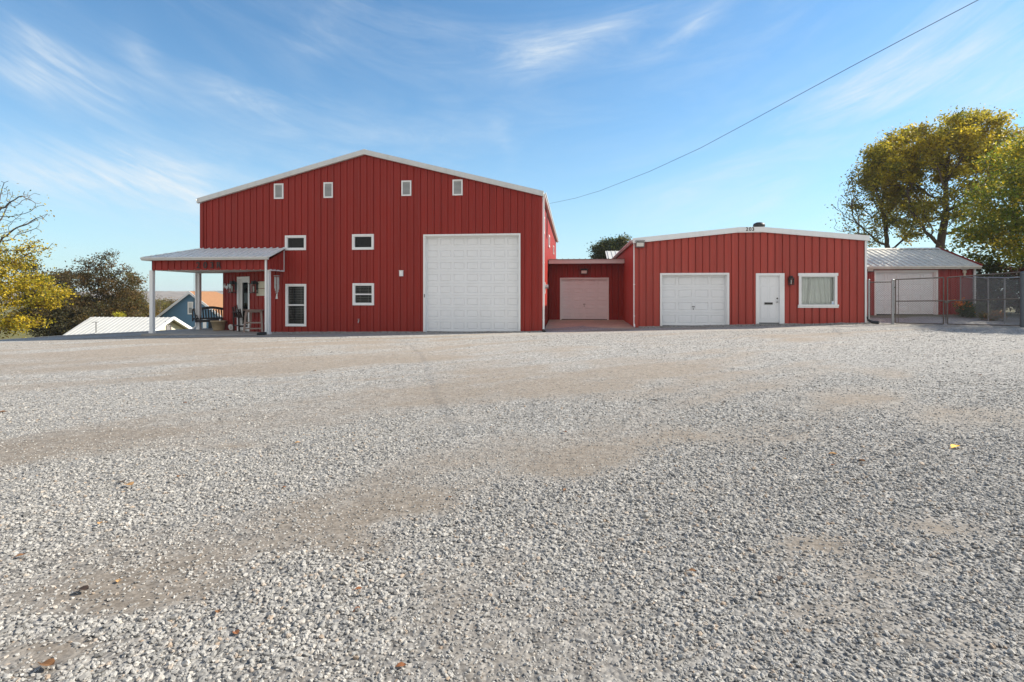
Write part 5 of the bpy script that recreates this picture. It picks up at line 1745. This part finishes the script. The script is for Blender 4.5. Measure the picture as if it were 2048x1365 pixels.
# right: nearer green and yellow tree
Y3 = 31.0
k = mpp(2040, Y3); kz = 1 / F * Y3 * .87
b = W(2105, 600, Y3); b[2] = gz(b[0], Y3)
blobs = [(W(2075, 330, Y3), (110 * k, 3.0, 75 * kz)), (W(2010, 400, Y3), (75 * k, 2.4, 60 * kz)), (W(1990, 475, Y3 - .5), (80 * k, 2.2, 45 * kz)), (W(2080, 460, Y3), (120 * k, 3, 70 * kz)), (W(1945, 470, Y3), (45 * k, 1.6, 28 * kz)), (W(2000, 520, Y3 - .5), (60 * k, 2, 25 * kz)), (W(2180, 400, Y3), (100 * k, 3, 90 * kz)), ((22.8, 23.8, 6.0), (2.3, 1.6, 1.5)), ((24.0, 27.2, 6.2), (2, 2, 1.6))]
tree('leafy_tree', b, blobs, trunk_line(b, W(2098, 500, Y3), 6, .06, 7), 'green and yellow leafy tree overhanging the fence at the right edge', [(.17, .22, .025, 3), (.22, .235, .026, 3), (.31, .28, .03, 2.4), (.58, .43, .025, 2), (.11, .14, .02, 1.2)],
     n_attr=900, n_leaf=42000, leaf=.165, clump=.32, seed=41, step=.36, r_tip=.012, power=.5)
# tree beyond the right edge that shades the gate
b = np.array([26.5, 23.6, gz(26.5, 23.6)])
# dark green oak behind the connector
Y4 = 62.0
k = mpp(1222, Y4); kz = 1 / F * Y4
b = W(1222, 600, Y4); b[2] = gz(b[0], Y4)
blobs = [(W(1205, 500, Y4), (26 * k, 1.6, 18 * kz)), (W(1240, 492, Y4), (26 * k, 1.6, 17 * kz)), (W(1222, 512, Y4), (42 * k, 1.8, 22 * kz)), (W(1265, 510, Y4), (26 * k, 1.6, 18 * kz))]
tree('oak_tree', b, blobs, trunk_line(b, W(1222, 535, Y4), 6, .06, 9), 'dark green round crowned tree peeking above the recessed garage roof', [(.055, .075, .022, 3), (.085, .09, .026, 2), (.13, .115, .03, 1)], n_attr=330, n_leaf=14000, leaf=.22, clump=.34, seed=51, step=.4)
# left: yellow tree at the frame edge
Y5 = 28.5
k = mpp(20, Y5); kz = 1 / F * Y5 * 1.12
b = W(-70, 600, Y5); b[2] = gz(b[0], Y5)
blobs = [(W(-10, 560, Y5), (95 * k, 2.2, 60 * kz)), (W(60, 590, Y5), (72 * k, 1.7, 30 * kz)), (W(20, 640, Y5 - .5), (70 * k, 1.6, 35 * kz)), (W(10, 490, Y5), (88 * k, 2, 45 * kz)), (W(-10, 415, Y5), (95 * k, 2, 60 * kz)), (W(-100, 480, Y5), (90 * k, 2.4, 110 * kz)), (W(40, 430, Y5), (55 * k, 1.5, 45 * kz))]
zcut = W(0, 545, Y5)[2]
tree('yellow_tree', b, blobs, trunk_line(b, W(-62, 520, Y5), 6, .06, 11), 'yellow leaved tree with bare upper twigs at the left edge', [(.58, .43, .03, 3.5), (.38, .32, .03, 3), (.18, .18, .022, 2), (.55, .42, .03, 1.5), (.20, .13, .03, 1)],
     n_attr=1500, n_leaf=17000, leaf=.15, clump=.24, seed=61, step=.28, r_tip=.014, power=.54, bark='bark_grey',
     bare=lambda p, rg: np.clip(1.0 - (p[:, 2] - zcut + .2) / 2.6, .03, 1) * (.25 + .75 * (rg.random(len(p)) > .35)))
# left: brown trees
Y6 = 50.0
k = mpp(200, Y6); kz = 1 / F * Y6 * 1.1
BROWN = [(.15, .09, .028, 3), (.10, .07, .024, 3), (.20, .115, .032, 1.4), (.09, .075, .022, 2.4), (.13, .115, .028, 2)]
b = W(188, 600, Y6); b[2] = gz(b[0], Y6)
blobs = [(W(180, 530, Y6), (24 * k, 1.6, 22 * kz)), (W(222, 522, Y6), (20 * k, 1.4, 22 * kz)), (W(145, 560, Y6), (34 * k, 2.2, 24 * kz)), (W(250, 560, Y6), (26 * k, 1.8, 26 * kz)), (W(200, 565, Y6), (40 * k, 2.2, 24 * kz)), (W(190, 620, Y6), (95 * k, 3, 40 * kz)), (W(228, 505, Y6), (9 * k, .8, 8 * kz)), (W(265, 600, Y6), (24 * k, 1.6, 30 * kz))]
tree('brown_tree', b, blobs, trunk_line(b, W(192, 610, Y6), 6, .06, 13), 'russet brown tree with dark forked trunk beyond the white roof', BROWN, n_attr=640, n_leaf=26000, leaf=.19, clump=.30, seed=71, step=.42, group='brown trees beyond the white roof')
Y7 = 46.0
k = mpp(110, Y7); kz = 1 / F * Y7 * 1.13
b = W(112, 600, Y7); b[2] = gz(b[0], Y7)
blobs = [(W(105, 580, Y7), (45 * k, 2, 40 * kz)), (W(120, 640, Y7), (70 * k, 2.4, 40 * kz)), (W(80, 610, Y7), (45 * k, 2, 40 * kz)), (W(60, 540, Y7), (24 * k, 1.4, 22 * kz))]
tree('brown_tree', b, blobs, trunk_line(b, W(108, 610, Y7), 6, .06, 15), 'darker low brown tree left of the white metal roof', [(.085, .06, .022, 3), (.06, .055, .018, 3), (.13, .09, .025, 1), (.05, .05, .02, 1)], n_attr=480, n_leaf=20000, leaf=.19, clump=.36, seed=81, step=.42, group='brown trees beyond the white roof')
b = W(262, 610, 58); b[2] = gz(b[0], 58); k = mpp(262, 58); kz = 1 / F * 58 * 1.08
blobs = [(W(262, 605, 58), (34 * k, 2, 45 * kz)), (W(275, 570, 58), (20 * k, 1.4, 32 * kz)), (W(240, 625, 58), (40 * k, 2, 30 * kz))]
tree('brown_tree', b, blobs, trunk_line(b, W(262, 632, 58), 6, .06, 17), 'sparse olive tree with bare twigs nearest the porch left post', [(.12, .09, .025, 2), (.10, .10, .022, 2), (.18, .11, .03, 1)], n_attr=380, n_leaf=9000, leaf=.20, clump=.36, seed=91, step=.42, bare=lambda p, rg: np.clip(1 - (p[:, 0] - W(262, 600, 58)[0]) / (24 * 58 / F), .08, 1), group='brown trees beyond the white roof')
# valley trees seen through the porch
vals = [(246, 622, 84, 20, 24, [(.14, .12, .03, 2), (.20, .12, .03, 1)], 'small olive tree in the valley left of the porch post'),
        (262, 600, 110, 22, 22, [(.26, .11, .035, 2), (.16, .10, .03, 1)], 'small rusty orange tree in the valley left of the porch post'),
        (320, 622, 90, 22, 20, [(.22, .17, .03, 2), (.14, .13, .03, 2)], 'yellow olive tree in the valley right of the porch left post'),
        (300, 628, 82, 20, 16, [(.30, .18, .03, 2), (.15, .12, .03, 2)], 'small golden bush tree low beside the blue house gable'),
        (346, 618, 105, 22, 18, [(.20, .12, .035, 2), (.12, .11, .03, 2)], 'brown valley tree right behind the blue house left eave'),
        (425, 606, 120, 22, 14, [(.16, .12, .04, 2), (.12, .10, .03, 2)], 'distant brownish tree behind the blue house roof right end')]
for i, (px, py, Y, rx, rz, pal, lab) in enumerate(vals):
    k = mpp(px, Y); kz = 1 / F * Y * 1.08
    b = W(px, py, Y); b[2] = min(gz(b[0], Y), b[2] - rz * kz * 1.3)
    tree('valley_tree', b, [(W(px, py, Y), (rx * k, rx * k * .8, rz * kz)), (W(px + rx * .5, py + 8, Y), (rx * k * .7, rx * k * .6, rz * kz * .8)), (W(px - rx * .6, py + 9, Y), (rx * k * .6, rx * k * .6, rz * kz * .7))], trunk_line(b, W(px, py + rz * .6, Y), 4, .05, i), lab, pal,
         n_attr=130, n_leaf=3800, leaf=.34, clump=.5, seed=101 + i, step=.6, r_tip=.03, power=.45, group='trees in the valley behind the porch', leafnode=.2)
b = W(318, 620, 78); b[2] = gz(b[0], 78)
k = mpp(318, 78); kz = 1 / F * 78 * 1.08
tree('bare_tree', b, [(W(318, 608, 78), (16 * k, 1.2, 18 * kz))], trunk_line(b, W(318, 628, 78), 4, .05, 3), 'leafless grey tree in front of the far hills', [(.15, .11, .06, 1)], n_attr=150, n_leaf=120, leaf=.2, seed=131, step=.4, r_tip=.02, power=.45, bark='bark_grey')
# yellow sprout by the white roof ridge
b = W(239, 634, 47.5); b[2] = b[2] - 1.6
tree('young_tree', b, [(W(239, 631, 47.5), (7 * .06, .4, .28))], trunk_line(b, W(239, 640, 47.5), 4, .02, 3), 'small bright yellow sprig above the white roof ridge', [(.5, .42, .03, 1), (.35, .33, .03, 1)], n_attr=40, n_leaf=420, leaf=.15, clump=.16, seed=141, step=.12, r_tip=.006)


def bush(name, c, r, label, pal, n_leaf, leaf, seed, group=None, cat='shrub', clump=.16, n_attr=130):
    z = gz(c[0], c[1]); base = np.array([c[0], c[1], z])
    return tree(name, base, [((c[0], c[1], z + r[2] * .95), r)], [base, base + np.array([0, 0, r[2] * .3])], label, pal, n_attr=n_attr, n_leaf=n_leaf, leaf=leaf, clump=clump, seed=seed, step=.16, r_tip=.005, power=.5, group=group, cat=cat, crown_name='foliage', leafnode=.2)


DKG = [(.06, .07, .022, 3), (.085, .08, .028, 2), (.14, .08, .03, 1), (.12, .13, .03, 1)]
bush('hedge_shrub', (20.6, 30.2), (1.3, 1.1, 1.35), 'dark hedge shrub just right of the shed corner', DKG, 6500, .15, 151, 'dark shrubs behind the side fence', n_attr=170)
bush('hedge_shrub', (20.9, 27.6), (1.2, 1.3, 1.30), 'dark reddish hedge shrub behind the middle of the side fence', DKG + [(.13, .05, .03, 2)], 6500, .15, 152, 'dark shrubs behind the side fence', n_attr=170)
bush('hedge_shrub', (20.3, 25.0), (1.3, 1.4, 1.25), 'dark hedge shrub behind the near end of the side fence', DKG, 7000, .15, 153, 'dark shrubs behind the side fence', n_attr=170)
c = W(1942, 632, 27.2)
fl = bush('flower_bush', (c[0] + .05, 27.2), (.62, .5, .42), 'bushy green plant with orange flowers inside the gate', [(.10, .14, .03, 3), (.14, .17, .04, 2), (.07, .09, .025, 1)], 2600, .10, 161, cat='plant', clump=.10)
rg = np.random.default_rng(5)
cc = np.stack([c[0] + rg.normal(-.45, .14, 90), 27.1 + rg.normal(0, .15, 90), gz(c[0], 27.2) + .62 + rg.normal(0, .10, 90)], 1)
leaf_obj('flowers', cc, np.tile(np.array([[.75, .22, .03]]), (90, 1)) * rg.uniform(.6, 1.2, (90, 1)), .085, fl, seed=3, aspect=.9)
c = W(1985, 640, 25.8)
fl2 = bush('flower_bush', (c[0], 25.8), (.5, .4, .18), 'low sprawling orange flowering plant beside the side fence', [(.13, .14, .03, 2), (.45, .18, .04, 1.5), (.22, .16, .04, 1)], 1300, .085, 162, cat='plant', clump=.10, n_attr=70)
# leafless twigs beside the white roof gable
c = W(340, 645, 34); base = np.array([c[0], 34, gz(c[0], 34)])
tree('twig_shrub', base, [(W(340, 645, 34), (.5, .3, .38))], [base, base + np.array([0, 0, .3])], 'thin leafless twig shrub before the white roof gable end', [(.12, .09, .04, 1)], n_attr=60, n_leaf=90, leaf=.07, clump=.06, seed=171, step=.12, r_tip=.006, cat='shrub')


# fallen leaves on the gravel
def fallen(px, py, mat, label, length, group=None, rz=0):
    p = G(px, py); mb = MB(); length *= .82
    L_ = length; w = L_ * .32
    prof = [(-.5, .0, 0), (-.28, .75, .2), (0, 1, .3), (.25, .7, .25), (.5, 0, .6)]
    vs = []; 
    for a, b, h in prof:
        for s_ in (-1, 0, 1): vs.append((a * L_, s_ * b * w, .012 + h * L_ * .22 + (abs(s_) * b * L_ * .14)))
    fs = []
    for i in range(len(prof) - 1):
        for j in range(2): fs.append((i * 3 + j, i * 3 + j + 1, i * 3 + j + 4, i * 3 + j + 3))
    mb.add(vs, fs)
    mb.tube([(-.5 * L_, 0, .012), (-.78 * L_, .02 * L_, .012)], .0015, 4)
    o = mb.build('fallen_leaf', mat, None)
    o.location = (p.x, p.y, p.z + .006); o.rotation_euler = (0, 0, rz)
    tag(o, label, 'leaf', group)
    return o


fallen(1911, 899, 'leaf_yellow', 'bright yellow fallen leaf on the gravel at the right', .14, 'fallen leaves on the gravel', .5)
lv = [(258, 976, 'leaf_tan', .14, .2, 'tan curled leaf on the left gravel nearest the lower left brown streak'), (1661, 914, 'leaf_tan', .12, 0, 'tan strip leaf on the right gravel, larger of the two near the yellow leaf')]
spots = [(258, 976, 'leaf_tan', .13), (245, 969, 'leaf_dark', .08), (595, 890, 'leaf_tan', .08), (358, 958, 'leaf_brown', .07), (568, 980, 'leaf_rust', .05), (1666, 913, 'leaf_tan', .10), (1723, 927, 'leaf_brown', .10), (1666, 935, 'leaf_rust', .05),
         (1569, 922, 'leaf_tan', .05), (166, 1188, 'leaf_dark', .09), (200, 1053, 'leaf_tan', .06), (237, 1170, 'leaf_tan', .05), (95, 1340, 'leaf_brown', .09), (40, 1119, 'leaf_brown', .06), (436, 1232, 'leaf_brown', .05), (472, 1275, 'leaf_rust', .055),
         (717, 1186, 'leaf_rust', .05), (715, 1226, 'leaf_rust', .04), (802, 1342, 'leaf_rust', .055), (1385, 1150, 'leaf_brown', .06), (1130, 985, 'leaf_brown', .05), (900, 1000, 'leaf_brown', .05), (1560, 1165, 'leaf_dark', .06), (1310, 805, 'leaf_dark', .12),
         (1130, 868, 'leaf_rust', .07), (1960, 752, 'leaf_rust', .08), (630, 744, 'leaf_brown', .10), (5, 828, 'leaf_brown', .12), (515, 756, 'leaf_dark', .10), (370, 809, 'leaf_rust', .08)]
seen = {}
word = {'leaf_tan': 'tan dry leaf lying on the gravel', 'leaf_dark': 'dark shrivelled leaf lying on the gravel', 'leaf_brown': 'brown curled leaf lying on the gravel', 'leaf_rust': 'rust red leaf lying on the gravel', }
for i, (px, py, m_, ln_) in enumerate(spots):
    side = 'left' if px < 683 else ('middle' if px < 1366 else 'right')
    row = 'foreground' if py > 1050 else ('middle distance' if py > 850 else 'far side')
    fallen(px, py, m_, f'{word[m_]} in the {side} {row}', ln_, f'{word[m_]} in the {side} {row}', random.uniform(-1.2, 1.2))

# air
mb = MB(); mb.box(-1560, 760, -88, 1560, -16, 27)
hm = bpy.data.materials.new('haze_air'); nt, N, L = nodes_of(hm); N.remove(N['Principled BSDF'])
pv = N.new('ShaderNodeVolumePrincipled'); pv.inputs['Color'].default_value = (.86, .92, 1, 1); pv.inputs['Density'].default_value = HAZE; pv.inputs['Anisotropy'].default_value = .2
L.new(pv.outputs[0], N['Material Output'].inputs['Volume'])
if HAZE > 0: tag(mb.build('haze', hm), kind='stuff')

# ================================================================== SKY, SUN, CAMERA
SUN_EL, SUN_AZ = rad(36), rad(72)
w = bpy.data.worlds.new('World'); SC.world = w; w.use_nodes = True
nt = w.node_tree; N, L = nt.nodes, nt.links
bg = N['Background']; bg.inputs['Strength'].default_value = .10
sky = N.new('ShaderNodeTexSky'); sky.sky_type = 'NISHITA'; sky.sun_disc = False
sky.sun_elevation = SUN_EL; sky.sun_rotation = SUN_AZ; sky.altitude = 200; sky.air_density = 1.0; sky.dust_density = .25; sky.ozone_density = 2.2
tc = N.new('ShaderNodeTexCoord')
sx = N.new('ShaderNodeSeparateXYZ'); L.new(tc.outputs['Generated'], sx.inputs[0])


def mth(op, a, b=None, c=None, clamp=False):
    n = N.new('ShaderNodeMath'); n.operation = op; n.use_clamp = clamp
    for i, v in enumerate((a, b, c)):
        if v is None: continue
        if hasattr(v, 'links'): L.new(v, n.inputs[i])
        else: n.inputs[i].default_value = v
    return n.outputs[0]


az = mth('ARCTAN2', sx.outputs['X'], sx.outputs['Y']); el_ = mth('ARCSINE', sx.outputs['Z'])
cv = N.new('ShaderNodeCombineXYZ'); L.new(az, cv.inputs[0]); L.new(el_, cv.inputs[1])


def azel(px, py):
    d = ray(px, py).normalized(); return math.atan2(d.x, d.y), math.asin(d.z)


# fibrous cirrus texture: fibres sweep down from the left and up to the right
el2 = mth('SUBTRACT', el_, mth('MULTIPLY', mth('POWER', mth('ADD', az, .12), 2.0), .34))
cv2 = N.new('ShaderNodeCombineXYZ'); L.new(az, cv2.inputs[0]); L.new(el2, cv2.inputs[1])


def fibre(scale, sx_, sy_, rough, dist, off):
    m_ = N.new('ShaderNodeMapping'); m_.inputs['Scale'].default_value = (sx_, sy_, 1); m_.inputs['Location'].default_value = off
    L.new(cv2.outputs[0], m_.inputs['Vector'])
    n_ = N.new('ShaderNodeTexNoise'); n_.inputs['Scale'].default_value = scale; n_.inputs['Detail'].default_value = 10; n_.inputs['Roughness'].default_value = rough; n_.inputs['Distortion'].default_value = dist
    L.new(m_.outputs[0], n_.inputs['Vector'])
    return n_.outputs['Fac']


fa = fibre(2.2, 1.0, 3.2, .60, 1.3, (3.1, 0, 0)); fb_ = fibre(4.5, 1.0, 4.6, .70, 1.1, (0, 1.7, 2.0))
wisps = [  # px, py, half length, half height, tilt (deg, up to the right), strength
    (140, 155, 170, 60, -24, 1.3), (70, 120, 90, 45, -30, .8), (275, 95, 45, 75, 20, .65), (440, 185, 190, 42, -2, .6), (320, 350, 260, 55, -8, .8), (100, 345, 260, 60, -6, .75), (390, 420, 140, 40, -20, .35),
    (1190, 65, 220, 36, 17, .5), (1400, 40, 160, 24, 26, .45), (1070, 90, 90, 60, 0, .4), (810, 50, 200, 60, -6, .22), (615, 100, 70, 45, 30, .4), (1010, 290, 30, 70, 14, .25),
    (1720, 180, 420, 90, 10, .42), (1640, 270, 420, 90, 8, .30), (1540, 405, 170, 36, 20, .42), (1330, 380, 260, 90, 10, .25), (700, 300, 300, 80, 4, .22), (1950, 120, 200, 140, 20, .3)]
tot = None
for px, py, hl, hh_, tilt, st in wisps:
    a0, e0 = azel(px, py); a1, _ = azel(px + 1, py); _, e1 = azel(px, py - 1)
    m_ = N.new('ShaderNodeMapping'); m_.vector_type = 'TEXTURE'
    m_.inputs['Location'].default_value = (a0, e0, 0); m_.inputs['Rotation'].default_value = (0, 0, rad(tilt)); m_.inputs['Scale'].default_value = (hl * (a1 - a0) * 1.55, hh_ * (e1 - e0) * 1.9, 1)
    L.new(cv.outputs[0], m_.inputs['Vector'])
    g_ = N.new('ShaderNodeTexGradient'); g_.gradient_type = 'QUADRATIC_SPHERE'; L.new(m_.outputs[0], g_.inputs['Vector'])
    v = mth('MULTIPLY', g_.outputs['Fac'], st)
    tot = v if tot is None else mth('ADD', tot, v)
# mask for the brightness added to the unseen sky behind the camera
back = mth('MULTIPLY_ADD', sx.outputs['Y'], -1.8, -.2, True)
tex = mth('MULTIPLY_ADD', fa, 3.4, -1.25, True)
tex2 = mth('MULTIPLY_ADD', fb_, 2.6, -.75, True)
tx = mth('MULTIPLY', tex, tex2)
cl = mth('MULTIPLY', tot, mth('MULTIPLY_ADD', tx, 1.45, .08))
base_haze = mth('MULTIPLY', tx, .16)
cl = mth('ADD', cl, base_haze)
cl = mth('MINIMUM', cl, .85)
low = mth('POWER', mth('SUBTRACT', 1.0, mth('MULTIPLY', mth('ABSOLUTE', el_), 1.9), None, True), 2.8)
low = mth('MULTIPLY', low, .78)
tint = N.new('ShaderNodeMix'); tint.data_type = 'RGBA'; tint.blend_type = 'MULTIPLY'; tint.inputs['Factor'].default_value = 1
tint.inputs['B'].default_value = (.69, .98, 1.06, 1)
L.new(sky.outputs[0], tint.inputs['A'])
mixc = N.new('ShaderNodeMix'); mixc.data_type = 'RGBA'
mixl = N.new('ShaderNodeMix'); mixl.data_type = 'RGBA'; mixl.inputs['B'].default_value = (3.4, 4.2, 4.5, 1)
L.new(low, mixl.inputs['Factor']); L.new(tint.outputs['Result'], mixl.inputs['A'])
L.new(cl, mixc.inputs['Factor']); L.new(mixl.outputs['Result'], mixc.inputs['A']); mixc.inputs['B'].default_value = (4.7, 5.1, 5.35, 1)
mixb = N.new('ShaderNodeMix'); mixb.data_type = 'RGBA'; mixb.inputs['B'].default_value = (6.4, 5.9, 5.3, 1)   # warm cloud glow added out of view to lift the shaded fronts
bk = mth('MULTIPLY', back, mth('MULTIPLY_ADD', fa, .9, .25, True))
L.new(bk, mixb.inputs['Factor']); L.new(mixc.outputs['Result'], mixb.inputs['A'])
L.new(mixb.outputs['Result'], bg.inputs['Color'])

sd = Vector((math.cos(SUN_EL) * math.sin(SUN_AZ), math.cos(SUN_EL) * math.cos(SUN_AZ), math.sin(SUN_EL)))
su = bpy.data.lights.new('sun', 'SUN'); su.energy = 5.0; su.angle = rad(.5); su.color = (1.0, .92, .79)
so = bpy.data.objects.new('sun', su); COL.objects.link(so); so.rotation_euler = sd.to_track_quat('Z', 'Y').to_euler(); so.location = sd * 60

cam = bpy.data.cameras.new('camera'); co = bpy.data.objects.new('camera', cam); COL.objects.link(co)
co.location = (0, 0, H); co.rotation_euler = (math.pi / 2, 0, TH)
cam.sensor_width = 36; cam.lens = F / 2048 * 36; cam.shift_y = -(682.5 - HY) / 2048
cam.clip_start = .1; cam.clip_end = 6000
SC.camera = co
SC.view_settings.view_transform = 'Standard'; SC.view_settings.look = 'None'
SC.view_settings.exposure = 0.84; SC.view_settings.gamma = 1
SC.cycles.max_bounces = 6; SC.cycles.diffuse_bounces = 4; SC.cycles.transparent_max_bounces = 12; SC.cycles.caustics_reflective = False; SC.cycles.caustics_refractive = False
